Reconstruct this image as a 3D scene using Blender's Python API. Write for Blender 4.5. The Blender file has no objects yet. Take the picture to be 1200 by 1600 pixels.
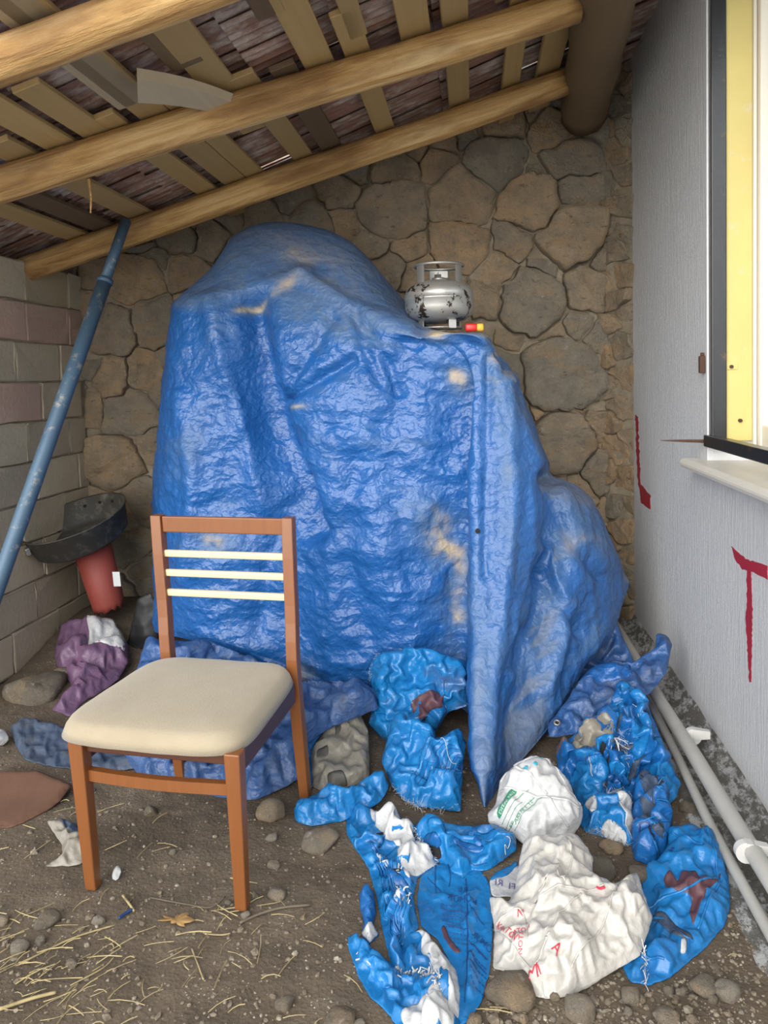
import bpy, bmesh, math, random
import numpy as np
from mathutils import Vector, Matrix
from mathutils.bvhtree import BVHTree
from mathutils.geometry import delaunay_2d_cdt
random.seed(7); rng = np.random.default_rng(7)
SC = bpy.context.scene; COL = SC.collection

# ------------------------------------------------------------------ camera, sky, sun, exposure
FPX, CX, CY = 1150.0, 600.0, 642.0
yaw, pit, rol = math.radians(7.0), math.radians(2.35), .02
F0 = np.array([-math.sin(yaw)*math.cos(pit), math.cos(yaw)*math.cos(pit), -math.sin(pit)])
_r = np.array([math.cos(yaw), math.sin(yaw), 0.0]); _u = np.cross(_r, F0)
RV = _r*math.cos(rol)-_u*math.sin(rol); UV = _u*math.cos(rol)+_r*math.sin(rol)
CP = np.array([0, 0, 1.44])
cam = bpy.data.objects.new('camera', bpy.data.cameras.new('camera')); COL.objects.link(cam)
cam.matrix_world = Matrix(((RV[0], UV[0], -F0[0], 0), (RV[1], UV[1], -F0[1], 0), (RV[2], UV[2], -F0[2], 1.44), (0, 0, 0, 1)))
cam.data.sensor_width = 36; cam.data.lens = FPX/1600*36; cam.data.shift_y = -(800-CY)/1600
cam.data.clip_start = .02
SC.camera = cam
SC.view_settings.view_transform = 'Standard'; SC.view_settings.look = 'None'
SC.view_settings.gamma = 1; SC.view_settings.use_curve_mapping = False
SC.view_settings.exposure = 0.45
W = bpy.data.worlds.new('overcast_sky'); SC.world = W; W.use_nodes = True
W.node_tree.nodes['Background'].inputs[0].default_value = (.90, .95, 1.0, 1)
W.node_tree.nodes['Background'].inputs[1].default_value = 1.35
sl = bpy.data.lights.new('hazy_sun', 'SUN'); sl.energy = 3.4; sl.angle = math.radians(60); sl.color = (1, .98, .95)
so = bpy.data.objects.new('hazy_sun', sl); COL.objects.link(so)
so.rotation_euler = Vector((.26, .90, -.30)).to_track_quat('-Z', 'Y').to_euler()

def ray(px, py): return F0+(px-CX)/FPX*RV+(CY-py)/FPX*UV
def PZ(px, py, z=0.0): d = ray(px, py); return CP+d*((z-CP[2])/d[2])
def PY(px, py, Y): d = ray(px, py); return CP+d*((Y-CP[1])/d[1])
def PX(px, py, X): d = ray(px, py); return CP+d*((X-CP[0])/d[0])
def PYv(px, py, Y):
    px, py, Y = map(lambda a: np.asarray(a, float), (px, py, Y))
    d = F0+((px-CX)/FPX)[..., None]*RV+((CY-py)/FPX)[..., None]*UV
    return CP+d*((Y-CP[1])/d[..., 1])[..., None]

# ------------------------------------------------------------------ noise
_perm = rng.permutation(256); _perm = np.concatenate([_perm, _perm, _perm])
_g = rng.normal(size=(256, 3)); _g /= np.linalg.norm(_g, axis=1)[:, None]
def pn(p):
    i = np.floor(p).astype(int); f = p-i; i &= 255
    w = f*f*f*(f*(f*6-15)+10); r = 0
    for dx in (0, 1):
        for dy in (0, 1):
            for dz in (0, 1):
                h = _perm[_perm[_perm[i[..., 0]+dx]+i[..., 1]+dy]+i[..., 2]+dz]
                gr = _g[h]; d = f-np.array([dx, dy, dz])
                r = r+(gr*d).sum(-1)*(w[..., 0] if dx else 1-w[..., 0])*(w[..., 1] if dy else 1-w[..., 1])*(w[..., 2] if dz else 1-w[..., 2])
    return r
def fbm(p, o=4):
    a, r = 1, 0
    for k in range(o): r = r+a*pn(p*2**k+k*17.3); a *= .5
    return r
def ridge(p, o=3):
    a, r = 1, 0
    for k in range(o): r = r+a*(1-2.6*np.abs(pn(p*1.9**k+k*31.7))); a *= .5
    return r
_jt = rng.uniform(0, 1, (256, 3))
def wor(p):
    i = np.floor(p).astype(int); f = p-i; r = np.full(p.shape[:-1], 9.0)
    for dx in (-1, 0, 1):
        for dy in (-1, 0, 1):
            for dz in (-1, 0, 1):
                k = (i+np.array([dx, dy, dz])) & 255; h = _perm[_perm[_perm[k[..., 0]]+k[..., 1]]+k[..., 2]]
                r = np.minimum(r, ((f-np.array([dx, dy, dz])-_jt[h])**2).sum(-1))
    return r
def crumple(p, s):     # sharp creases with hollow facets between them, both ways
    w = p+np.stack([pn(p*.5/s+5), pn(p*.5/s+11), pn(p*.5/s+23)], -1)*s*.5
    return 1.3*((wor(w/s)-.28)-.75*(wor(w/s*.83+40)-.28))

def buckle(X, E, B, pin, c, it, kb=.15, damp=1.2, zmin=None):   # a sheet with a little too much length folds by itself
    X = X.copy(); n = len(X); free = (~pin)[:, None]; P = np.concatenate([E, B]); k = np.concatenate([np.full(len(E), 1.0), np.full(len(B), kb)])
    r0 = np.linalg.norm(X[P[:, 1]]-X[P[:, 0]], axis=1); cnt = np.bincount(P[:, 0], k, n)+np.bincount(P[:, 1], k, n)+1e-9; isb = np.arange(len(P)) >= len(E)
    for q in range(it):
        rest = r0*(1+c*min(1, (q+1)/(it*.6))); d = X[P[:, 1]]-X[P[:, 0]]; L = np.linalg.norm(d, axis=1)+1e-9
        f = (L-rest)/L*.5*k; f[isb & (L > rest)] = 0; d *= f[:, None]
        m = np.stack([np.bincount(P[:, 0], d[:, a], n)-np.bincount(P[:, 1], d[:, a], n) for a in (0, 1, 2)], -1)/cnt[:, None]
        X += m*free*damp*1.6
        if zmin is not None: X[:, 2] = np.maximum(X[:, 2], zmin)
    return X
def tri_edges(T):
    opp = {}
    for f in T:
        for a in range(3): opp.setdefault((min(f[a], f[(a+1) % 3]), max(f[a], f[(a+1) % 3])), []).append(f[(a+2) % 3])
    return np.array(list(opp)), np.array([v for v in opp.values() if len(v) == 2])
def grid_edges(h, w):
    k = np.arange(h*w).reshape(h, w); c = lambda a, b: np.stack([a.ravel(), b.ravel()], -1)
    return np.concatenate([c(k[:, :-1], k[:, 1:]), c(k[:-1], k[1:]), c(k[:-1, :-1], k[1:, 1:]), c(k[1:, :-1], k[:-1, 1:])]), np.concatenate([c(k[:, :-2], k[:, 2:]), c(k[:-2], k[2:])])

# ------------------------------------------------------------------ object helpers
def tag(o, label=None, cat=None, group=None, kind=None):
    if label: o['label'] = label
    if cat: o['category'] = cat
    if group: o['group'] = group
    if kind: o['kind'] = kind
    return o
def empty(name, loc=(0, 0, 0), rz=0, **k):
    o = bpy.data.objects.new(name, None); COL.objects.link(o); o.location = loc; o.rotation_euler = (0, 0, rz)
    o.empty_display_size = .05
    return tag(o, **k)
def mk(name, v, f, mat, parent=None, smooth=False, **k):
    m = bpy.data.meshes.new(name)
    m.from_pydata([tuple(map(float, q)) for q in v], [], [tuple(map(int, q)) for q in f]); m.update()
    return link(name, m, mat, parent, smooth, **k)
def link(name, m, mat, parent=None, smooth=False, **k):
    if mat and not m.materials: m.materials.append(mat)
    if smooth: m.polygons.foreach_set('use_smooth', [True]*len(m.polygons))
    o = bpy.data.objects.new(name, m); COL.objects.link(o)
    if parent: o.parent = parent
    return tag(o, **k)
def bmo(name, bm, mat, parent=None, smooth=False, **k):
    bmesh.ops.recalc_face_normals(bm, faces=bm.faces)
    m = bpy.data.meshes.new(name); bm.to_mesh(m); bm.free(); return link(name, m, mat, parent, smooth, **k)
def hexa(bm, c):   # eight corners: bottom ring, top ring
    vs = [bm.verts.new(tuple(map(float, p))) for p in c]
    for q in ((3, 2, 1, 0), (4, 5, 6, 7), (0, 1, 5, 4), (1, 2, 6, 5), (2, 3, 7, 6), (3, 0, 4, 7)): bm.faces.new([vs[i] for i in q])
def boxbm(x0, x1, y0, y1, z0, z1, bev=0, seg=2):
    bm = bmesh.new(); hexa(bm, [(x0, y0, z0), (x1, y0, z0), (x1, y1, z0), (x0, y1, z0), (x0, y0, z1), (x1, y0, z1), (x1, y1, z1), (x0, y1, z1)])
    if bev: bmesh.ops.bevel(bm, geom=bm.edges[:], offset=bev, segments=seg, affect='EDGES', profile=.5)
    return bm
def tube(bm, pts, rad, n=12, caps=True, jit=0):
    pts = [Vector(p) for p in pts]; rings = []
    for i, p in enumerate(pts):
        t = (pts[min(i+1, len(pts)-1)]-pts[max(i-1, 0)]).normalized()
        a = t.cross(Vector((0, 0, 1)) if abs(t.z) < .9 else Vector((1, 0, 0))).normalized(); b = t.cross(a)
        r = rad[i] if hasattr(rad, '__len__') else rad
        rings.append([bm.verts.new(p+(a*math.cos(q*2*math.pi/n)+b*math.sin(q*2*math.pi/n))*r*(1+random.uniform(-jit, jit))) for q in range(n)])
    for A, B in zip(rings, rings[1:]):
        for q in range(n): bm.faces.new((A[q], A[(q+1) % n], B[(q+1) % n], B[q]))
    if caps and n > 2: bm.faces.new(rings[0][::-1]); bm.faces.new(rings[-1])
def lathe(bm, prof, n=40, c=(0, 0, 0)):
    rings = []
    for r, z in prof:
        rings.append([bm.verts.new((c[0]+r*math.cos(q*2*math.pi/n), c[1]+r*math.sin(q*2*math.pi/n), c[2]+z)) for q in range(n)] if r > 1e-6 else [bm.verts.new((c[0], c[1], c[2]+z))])
    for A, B in zip(rings, rings[1:]):
        for q in range(n):
            q2 = (q+1) % n
            if len(A) == 1: bm.faces.new((A[0], B[q2], B[q]))
            elif len(B) == 1: bm.faces.new((A[q], A[q2], B[0]))
            else: bm.faces.new((A[q], A[q2], B[q2], B[q]))

# ------------------------------------------------------------------ materials
class MT:
    def __init__(s, name, rough=.7, metal=0, spec=.5):
        s.m = bpy.data.materials.new(name); s.m.use_nodes = True; s.t = s.m.node_tree; s.b = s.t.nodes['Principled BSDF']
        s.b.inputs['Roughness'].default_value = rough; s.b.inputs['Metallic'].default_value = metal; s.b.inputs['Specular IOR Level'].default_value = spec
        s.tc = s.n('ShaderNodeTexCoord'); s.co = s.tc.outputs['Object']
    def n(s, ty): return s.t.nodes.new(ty)
    def set(s, sock, v):
        if isinstance(v, bpy.types.NodeSocket): s.t.links.new(v, sock)
        elif isinstance(v, (tuple, list)) and len(v) == 3 and sock.type == 'RGBA': sock.default_value = (*v, 1)
        else: sock.default_value = v
    def pos(s): return s.n('ShaderNodeNewGeometry').outputs['Position']
    def map(s, v, sc=(1, 1, 1), rot=(0, 0, 0)):
        m = s.n('ShaderNodeMapping'); s.set(m.inputs[0], v); m.inputs['Scale'].default_value = sc; m.inputs['Rotation'].default_value = rot; return m.outputs[0]
    def noise(s, scale, det=4, ro=.55, v=None, dist=0):
        q = s.n('ShaderNodeTexNoise'); s.set(q.inputs['Vector'], v or s.co); q.inputs['Scale'].default_value = scale
        q.inputs['Detail'].default_value = det; q.inputs['Roughness'].default_value = ro; q.inputs['Distortion'].default_value = dist; return q.outputs['Fac']
    def vor(s, scale, v=None, feat='F1'):
        q = s.n('ShaderNodeTexVoronoi'); s.set(q.inputs['Vector'], v or s.co); q.inputs['Scale'].default_value = scale; q.feature = feat; return q.outputs['Distance']
    def ramp(s, fac, *st):
        r = s.n('ShaderNodeValToRGB'); s.set(r.inputs[0], fac); e = r.color_ramp.elements
        while len(e) < len(st): e.new(.5)
        for a, (p, c) in zip(e, st): a.position = p; a.color = (c, c, c, 1) if not hasattr(c, '__len__') else (*c, 1)
        return r.outputs[0]
    def mix(s, fac, a, b, bl='MIX'):
        q = s.n('ShaderNodeMix'); q.data_type = 'RGBA'; q.blend_type = bl
        s.set(q.inputs[0], fac); s.set(q.inputs[6], a); s.set(q.inputs[7], b); return q.outputs[2]
    def math(s, op, a, b=0.0, clamp=False):
        q = s.n('ShaderNodeMath'); q.operation = op; q.use_clamp = clamp; s.set(q.inputs[0], a); s.set(q.inputs[1], b); return q.outputs[0]
    def attr(s, name): q = s.n('ShaderNodeAttribute'); q.attribute_name = name; return q.outputs['Fac']
    def rnd(s): return s.n('ShaderNodeObjectInfo').outputs['Random']
    def crinkle(s, sc, st, d):
        q = s.n('ShaderNodeTexNoise'); s.set(q.inputs['Vector'], s.co); q.inputs['Scale'].default_value = sc*.6; q.inputs['Detail'].default_value = 2
        w = s.n('ShaderNodeVectorMath'); w.operation = 'MULTIPLY_ADD'; s.set(w.inputs[0], q.outputs['Color']); w.inputs[1].default_value = (1.6/sc,)*3; s.set(w.inputs[2], s.co)
        a = s.vor(sc, s.map(w.outputs[0], (1, 1, 1.5), (.3, .5, .4))); b = s.vor(sc*.8, s.map(w.outputs[0], (1.3, 1, 1), (1.1, .2, .9)))
        s.bump(s.math('SUBTRACT', s.math('MULTIPLY', a, a), s.math('MULTIPLY', b, b)), st, d)
    def bump(s, h, st=.5, d=.01):
        b = s.n('ShaderNodeBump'); s.set(b.inputs['Height'], h); b.inputs['Strength'].default_value = st; b.inputs['Distance'].default_value = d
        if s.b.inputs['Normal'].links: s.set(b.inputs['Normal'], s.b.inputs['Normal'].links[0].from_socket)
        s.set(s.b.inputs['Normal'], b.outputs[0])
    def col(s, c): s.set(s.b.inputs['Base Color'], c); return s
    def rough(s, c): s.set(s.b.inputs['Roughness'], c); return s

def m_dirt():
    m = MT('packed_dirt', .95, spec=.2); m.co = m.pos()
    c = m.ramp(m.noise(3.5, 6, .65), (.3, (.085, .064, .045)), (.55, (.14, .107, .075)), (.75, (.20, .16, .115)))
    sp = m.ramp(m.vor(75), (.10, 1.0), (.2, 0.0)); msk = m.ramp(m.noise(14, 2), (.5, 0.0), (.6, 1.0))
    c = m.mix(m.math('MULTIPLY', sp, msk), c, (.50, .44, .35))
    m.col(c); m.bump(m.noise(60, 5, .7), .6, .012); m.bump(m.vor(90), .3, .006); return m.m
def m_stone(name, a, b, c2):
    m = MT(name, .85, spec=.25); m.co = m.pos()
    t = m.ramp(m.rnd(), (0, a), (.35, (a[0]*1.1, a[1]*1.06, a[2])), (.6, b), (1, c2))
    n1 = m.noise(9, 6, .65); c = m.mix(m.ramp(n1, (.4, 0.0), (.65, .65)), t, (.30, .265, .215))
    c = m.mix(m.ramp(m.noise(5, 4, .6, m.map(m.co, (1, 1, 1.7))), (.5, 0.0), (.68, .55)), c, (.62, .40, .21))
    c = m.mix(m.ramp(m.noise(24, 5, .7), (.60, 0.0), (.70, .8)), c, (.62, .57, .47))
    c = m.mix(m.ramp(m.noise(14, 6, .75, m.map(m.co, (1, 1, 2.2), (.2, .4, .1))), (.30, .7), (.42, 0.0)), c, (.10, .085, .065))
    m.col(c); m.bump(m.noise(11, 9, .75), 1.0, .08); m.bump(m.noise(60, 5, .7), .6, .010); return m.m
def m_mortar():
    m = MT('mortar', .95, spec=.2); m.co = m.pos()
    c = m.ramp(m.noise(7, 6, .65), (.3, (.29, .235, .165)), (.7, (.52, .43, .31)))
    m.col(c); m.bump(m.noise(18, 8, .75), .9, .03); m.bump(m.noise(120, 3, .6), .5, .006); return m.m
def m_block(name, a, b):
    m = MT(name, .95, spec=.15); m.co = m.pos()
    c = m.mix(m.noise(4, 5, .65), a, b); c = m.mix(m.ramp(m.noise(20, 5, .7), (.55, 0.0), (.75, .5)), c, (.34, .31, .26))
    c = m.mix(m.math('MULTIPLY', m.rnd(), .35), c, (.17, .15, .12))
    m.col(c); m.bump(m.noise(40, 6, .7), .6, .01); return m.m
def m_log():
    m = MT('peeled_log', .6, spec=.3); v = m.map(m.co, (1.2, 12, 12))
    c = m.ramp(m.noise(1.6, 6, .6, v, .6), (.33, (.27, .135, .045)), (.47, (.50, .29, .105)), (.56, (.60, .37, .15)), (.68, (.74, .52, .26)))
    c = m.mix(m.ramp(m.noise(2.2, 3, .6, m.map(m.co, (.8, 3, 3))), (.52, 0.0), (.66, .7)), c, (.24, .125, .048))
    c = m.mix(m.ramp(m.noise(1.1, 4, .5, m.map(m.co, (.5, 26, 26))), (.62, 0.0), (.68, .8)), c, (.13, .07, .03))
    m.col(c); m.bump(m.noise(2, 6, .7, v), .8, .02); return m.m
def m_board(name, a, b):
    m = MT(name, .8, spec=.2); v = m.map(m.pos(), (26, 1.2, 26))
    c = m.mix(m.noise(1.2, 5, .6, v), a, b); c = m.mix(m.math('MULTIPLY', m.rnd(), .55), c, (.27, .19, .10))
    m.col(c); m.bump(m.noise(2, 5, .6, v), .35, .006); return m.m
def m_tile():
    m = MT('clay_roof_tile', .9, spec=.2); m.co = m.pos()
    c = m.ramp(m.rnd(), (0, (.25, .145, .11)), (.5, (.30, .16, .12)), (1, (.22, .155, .13)))
    c = m.mix(m.ramp(m.noise(5, 6, .7, m.map(m.co, (1, 2.2, 1))), (.46, 0.0), (.62, .75)), c, (.58, .50, .44))
    m.col(c); m.bump(m.noise(30, 5, .7), .5, .01); return m.m
def m_paint():
    m = MT('white_wall_paint', .75, spec=.3); m.co = m.pos()
    c = m.mix(m.noise(3, 4, .6, m.map(m.co, (1, 3, .5))), (.80, .795, .79), (.87, .865, .86))
    c = m.mix(m.ramp(m.noise(6, 6, .75, m.map(m.co, (1, 9, .35))), (.56, 0.0), (.75, .5)), c, (.60, .56, .50))
    m.col(c); m.bump(m.noise(7, 9, .8, m.map(m.co, (1, 9, .8))), .9, .02); m.bump(m.noise(150, 2), .25, .003); return m.m
def m_plinth():
    m = MT('rough_plinth_render', .95, spec=.2); m.co = m.pos()
    c = m.mix(m.noise(12, 6, .7), (.10, .092, .08), (.27, .25, .22))
    c = m.mix(m.ramp(m.noise(9, 7, .8, m.map(m.co, (2, 1, 2))), (.48, 0.0), (.56, .85)), c, (.66, .65, .63))
    m.col(c); m.bump(m.noise(25, 8, .75), .9, .03); return m.m
def m_tarp(name, base, hi, dustc=(.42, .34, .23), weave=True, rough=.34, dn=.55):
    m = MT(name, rough, spec=.55); m.co = m.pos()
    c = m.mix(m.noise(5, 5, .6), base, hi)
    d = m.attr('dust'); dustc = m.mix(m.ramp(d, (.45, 0.0), (.95, 1.0)), tuple(x*.5 for x in dustc[::-1]), dustc); n = m.noise(11, 7, .72)
    gate = m.ramp(n, (.38, 0.0), (.66, 1.0))
    k = m.math('ADD', m.math('MULTIPLY', d, 1.05), m.math('MULTIPLY', m.ramp(m.noise(3.2, 7, .75), (dn, 0.0), (dn+.16, .45)), gate))
    k = m.math('MULTIPLY', k, m.math('ADD', m.math('MULTIPLY', n, 1.1), .25), True)
    m.col(m.mix(k, c, dustc))
    m.rough(m.math('ADD', m.math('MULTIPLY', k, .45), rough, True))
    m.crinkle(20, .34, .014); m.crinkle(52, .30, .006)
    m.m.use_backface_culling = False; return m.m
def m_sack(name, base, hi, stain, stamt=.4, rough=.30, print_=None):
    m = MT(name, rough, spec=.5); m.co = m.pos()
    c = m.mix(m.noise(9, 4, .6), base, hi)
    c = m.mix(m.ramp(m.noise(7, 6, .7), (.52, 0.0), (.70, stamt)), c, stain)
    if print_: c = m.mix(m.ramp(m.noise(10, 2, .4, None, .8), (.60, 0.0), (.63, .9)), c, print_)
    m.col(c); m.crinkle(45, .3, .006); return m.m
def m_plain(name, c, rough=.6, metal=0, var=.25, sc=12, bump=0, dark=None):
    m = MT(name, rough, metal); d = dark or tuple(x*(1-var) for x in c)
    m.col(m.mix(m.noise(sc, 5, .65), c, d))
    if bump: m.bump(m.noise(sc*4, 5, .65), bump, .006)
    return m.m
def m_wood(name, a, b, rough=.35):
    m = MT(name, rough, spec=.5); v = m.map(m.co, (30, 30, 2.5))
    c = m.mix(m.noise(1.4, 5, .6, v, .5), a, b); m.col(c); m.bump(m.noise(2, 4, .6, v), .08, .003); return m.m
def m_worn(name, base, chip, lo, hi, rough=.4, metal=0, sc=14):
    m = MT(name, rough, metal); c = m.mix(m.noise(5, 4), base, tuple(x*.75 for x in base))
    k = m.ramp(m.noise(sc, 6, .7), (lo, 0.0), (hi, 1.0)); m.col(m.mix(k, c, chip)); m.bump(m.noise(50, 4), .12, .004); return m.m
def m_fabric():
    m = MT('cream_seat_fabric', .95, spec=.15)
    c = m.mix(m.noise(7, 6, .6), (.40, .335, .235), (.32, .26, .175)); c = m.mix(m.ramp(m.noise(4, 5, .65), (.55, 0.0), (.8, .45)), c, (.27, .21, .14))
    m.col(c); m.b.inputs['Sheen Weight'].default_value = .25
    m.bump(m.noise(260, 2, .5), .35, .002); m.bump(m.noise(420, 1, .5, m.map(m.co, (1, .12, 1))), .3, .002); m.bump(m.noise(420, 1, .5, m.map(m.co, (.12, 1, 1))), .3, .002); return m.m
M = dict(
 dirt=m_dirt(), stone=m_stone('wall_stone', (.44, .385, .30), (.64, .47, .30), (.74, .50, .285)), rock=m_stone('loose_rock', (.24, .20, .15), (.32, .26, .19), (.38, .33, .26)),
 mortar=m_mortar(), block=m_block('grey_block', (.58, .485, .345), (.46, .38, .265)), blockp=m_block('pink_block', (.56, .33, .25), (.50, .39, .30)),
 blocky=m_block('stained_block', (.58, .43, .20), (.42, .37, .29)), log=m_log(), board=m_board('roof_board', (.52, .355, .16), (.38, .25, .105)),
 boardg=m_board('grey_board', (.60, .51, .38), (.46, .37, .25)), tile=m_tile(), paint=m_paint(), plinth=m_plinth(),
 darkwood=m_board('dark_beam', (.15, .10, .062), (.11, .073, .045)),
 tarp=m_tarp('blue_tarp', (.009, .072, .25), (.015, .112, .35)), tarp2=m_tarp('dusty_blue_tarp', (.012, .065, .22), (.02, .10, .30), (.17, .17, .17), dn=.44),
 sack=m_sack('blue_woven_sack', (.007, .125, .35), (.014, .195, .47), (.02, .06, .22)), sackd=m_sack('dark_blue_sack', (.008, .075, .25), (.012, .14, .40), (.03, .05, .12), .7),
 sackb=m_sack('stained_blue_sack', (.007, .135, .37), (.014, .20, .47), (.10, .05, .06), .5),
 white=m_sack('white_woven_plastic', (.47, .465, .455), (.54, .535, .525), (.33, .31, .28), .35, .45), offw=m_sack('cream_plastic', (.44, .41, .36), (.53, .50, .455), (.33, .285, .23), .35, .34),
 purple=m_sack('purple_plastic', (.13, .065, .125), (.18, .10, .17), (.09, .055, .075), .4, .45), greyp=m_sack('grey_plastic', (.20, .178, .14), (.26, .235, .19), (.15, .13, .10), .5, .4),
 bluegrey=m_sack('faded_blue_plastic', (.03, .048, .085), (.05, .072, .115), (.09, .075, .06), .5, .6), brown=m_plain('rusty_brown_sheet', (.17, .08, .045), .85, 0, .45, 5, .3),
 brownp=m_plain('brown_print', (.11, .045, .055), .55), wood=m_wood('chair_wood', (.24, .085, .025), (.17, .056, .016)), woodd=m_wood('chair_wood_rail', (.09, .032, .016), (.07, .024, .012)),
 cream=m_plain('cream_lacquer', (.66, .55, .34), .4, 0, .06), fabric=m_fabric(), steel=m_worn('grey_metal_paint', (.56, .545, .51), (.055, .038, .026), .575, .60, .36, .7, 15),
 steelp=m_plain('bare_grey_metal', (.40, .38, .35), .4, .7), blackm=m_worn('sooty_black_metal', (.05, .045, .036), (.17, .15, .12), .5, .75, .65), soot=m_plain('soot_inside', (.035, .034, .026), .8),
 red=m_plain('faded_red_paint', (.32, .06, .042), .6, 0, .35, 9), redp=m_plain('red_wall_paint', (.40, .016, .035), .6), redprint=m_plain('red_print', (.62, .03, .06), .5),
 greenp=m_plain('green_print', (.04, .27, .14), .5), tealp=m_plain('teal_print', (.06, .42, .58), .5), ink=m_plain('dark_blue_ink', (.012, .05, .19), .5), inkv=m_plain('violet_ink', (.12, .10, .28), .5),
 pole=m_worn('blue_pole_paint', (.075, .135, .20), (.30, .28, .24), .56, .68, .5, .2, 18), tag=m_plain('white_tag', (.72, .72, .70), .5), pvc=m_plain('grey_pvc', (.50, .48, .43), .4, 0, .3, 9),
 clip=m_plain('white_clip', (.68, .66, .62), .45), iron=m_worn('black_frame_metal', (.03, .03, .032), (.12, .07, .04), .6, .72, .3, .3), rust=m_plain('rusty_iron', (.12, .06, .035), .75, .3, .5, 30, .4),
 yellow=m_worn('yellow_frame_paint', (.72, .58, .20), (.62, .54, .33), .6, .72, .5), upvc=m_plain('cream_frame', (.80, .74, .62), .4, 0, .06), marble=m_plain('marble_sill', (.72, .67, .58), .35, 0, .2, 6),
 rubber=m_plain('black_rubber', (.014, .014, .014), .5), straw=m_plain('straw', (.58, .43, .16), .7, 0, .4, 20), leaf=m_plain('dry_leaf', (.42, .25, .09), .8, 0, .4, 40), twig=m_plain('twig_bark', (.17, .13, .09), .9, 0, .4, 40),
 lightred=m_plain('red_plastic', (.60, .02, .012), .3, 0, .1), lightyel=m_plain('yellow_plastic', (.75, .42, .03), .35, 0, .1), holeg=m_plain('dark_grey_plastic', (.085, .078, .065), .5), dark=m_plain('painted_gap_shade', (.01, .01, .01), .9), green=m_plain('green_sprout', (.10, .22, .04), .7))  # the near-black entry paints shade into gaps and holes
gl = MT('window_glass', .03); gl.b.inputs['Transmission Weight'].default_value = 1; gl.col((.9, .95, .95)); M['glass'] = gl.m
sw = MT('straw_bits', .75); sw.co = sw.pos(); sw.col(sw.ramp(sw.noise(30, 3), (.3, (.20, .155, .08)), (.6, (.40, .31, .145)))); M['straw'] = sw.m
pb = MT('pebbles', .9, spec=.2); pb.co = pb.pos(); pb.col(pb.ramp(pb.noise(22, 3, .8), (.3, (.11, .085, .06)), (.52, (.20, .16, .115)), (.7, (.42, .37, .30)))); M['pebble'] = pb.m

# ------------------------------------------------------------------ SETTING: floor
def floor_h(x, y):
    x = np.asarray(x, float); y = np.asarray(y, float); p = np.stack([x, y, 0*x], -1)
    h = .012*fbm(p*2.3, 4)+.006*fbm(p*14+3, 3)
    ins = np.exp(-((x+2.05)/.42)**2-((y-4.0)/.55)**2)
    return h+.2*ins
def axis(lo, hi, a, b, st):
    core = np.arange(a, b+1e-6, st); L = a-np.cumsum(.05*1.35**np.arange(18)); R = b+np.cumsum(.05*1.35**np.arange(18))
    return np.concatenate([L[L > lo][::-1], core, R[R < hi]])
gx = axis(-30, 30, -2.4, 1.3, .0125); gy = axis(-30, 12, 1.4, 4.6, .0125)
X, Y = np.meshgrid(gx, gy); Z = floor_h(X, Y); nx, ny = len(gx), len(gy)
idx = np.arange(nx*ny).reshape(ny, nx)
vyard = (Y < 1.35); Z[vyard] -= .06
mk('floor', np.stack([X, Y, Z], -1).reshape(-1, 3), np.stack([idx[:-1, :-1], idx[:-1, 1:], idx[1:, 1:], idx[1:, :-1]], -1).reshape(-1, 4), M['dirt'], None, True, kind='structure')

bmo('floor_bounce', boxbm(-30, 30, -30, 1.30, -.12, .0), m_plain('pale_bounce_slab', (.50, .47, .42), .9, 0, .2, 3), kind='structure')  # unseen pale slab added to bounce light into the shed
# ------------------------------------------------------------------ stone wall at the back
BW0, BW1 = np.array([-2.28, 4.12]), np.array([.80, 4.45])
bt = (BW1-BW0)/np.linalg.norm(BW1-BW0); bn = np.array([bt[1], -bt[0]])      # bn points to the camera
RW0, RW1 = np.array([.72, 4.52]), np.array([.90, 4.22])
rt = (RW1-RW0)/np.linalg.norm(RW1-RW0); rn = np.array([-abs(rt[1]), -abs(rt[0])])
def hit(px, py, o, n):
    d = ray(px, py); s = ((o-CP[:2])@n)/(d[:2]@n); return CP+d*s
def wallmesh(name, o, t, n, u0, u1, z0, z1, mat):
    us = np.arange(u0, u1, .03); zs = np.arange(z0, z1, .03); A, B = np.meshgrid(us, zs)
    P = np.zeros(A.shape+(3,)); P[..., :2] = o+A[..., None]*t; P[..., 2] = B
    P[..., :2] += (.018*fbm(P*5, 4)+.010*fbm(P*16, 2))[..., None]*n
    k = np.arange(A.size).reshape(A.shape)
    return mk(name, P.reshape(-1, 3), np.stack([k[:-1, :-1], k[:-1, 1:], k[1:, 1:], k[1:, :-1]], -1).reshape(-1, 4), mat, None, True, kind='structure')
wb = wallmesh('wall_back', BW0, bt, bn, -.7, 3.4, -.05, 3.35, M['mortar'])
wr2 = wallmesh('wall_corner', RW0, rt, rn, -.05, .45, -.05, 3.5, M['mortar'])
def clip(poly, a, b, c):
    out = []
    for i in range(len(poly)):
        p, q = poly[i], poly[(i+1) % len(poly)]; dp = a*p[0]+b*p[1]-c; dq = a*q[0]+b*q[1]-c
        if dp <= 0: out.append(p)
        if dp*dq < 0: s = dp/(dp-dq); out.append((p[0]+s*(q[0]-p[0]), p[1]+s*(q[1]-p[1])))
    return out
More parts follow.
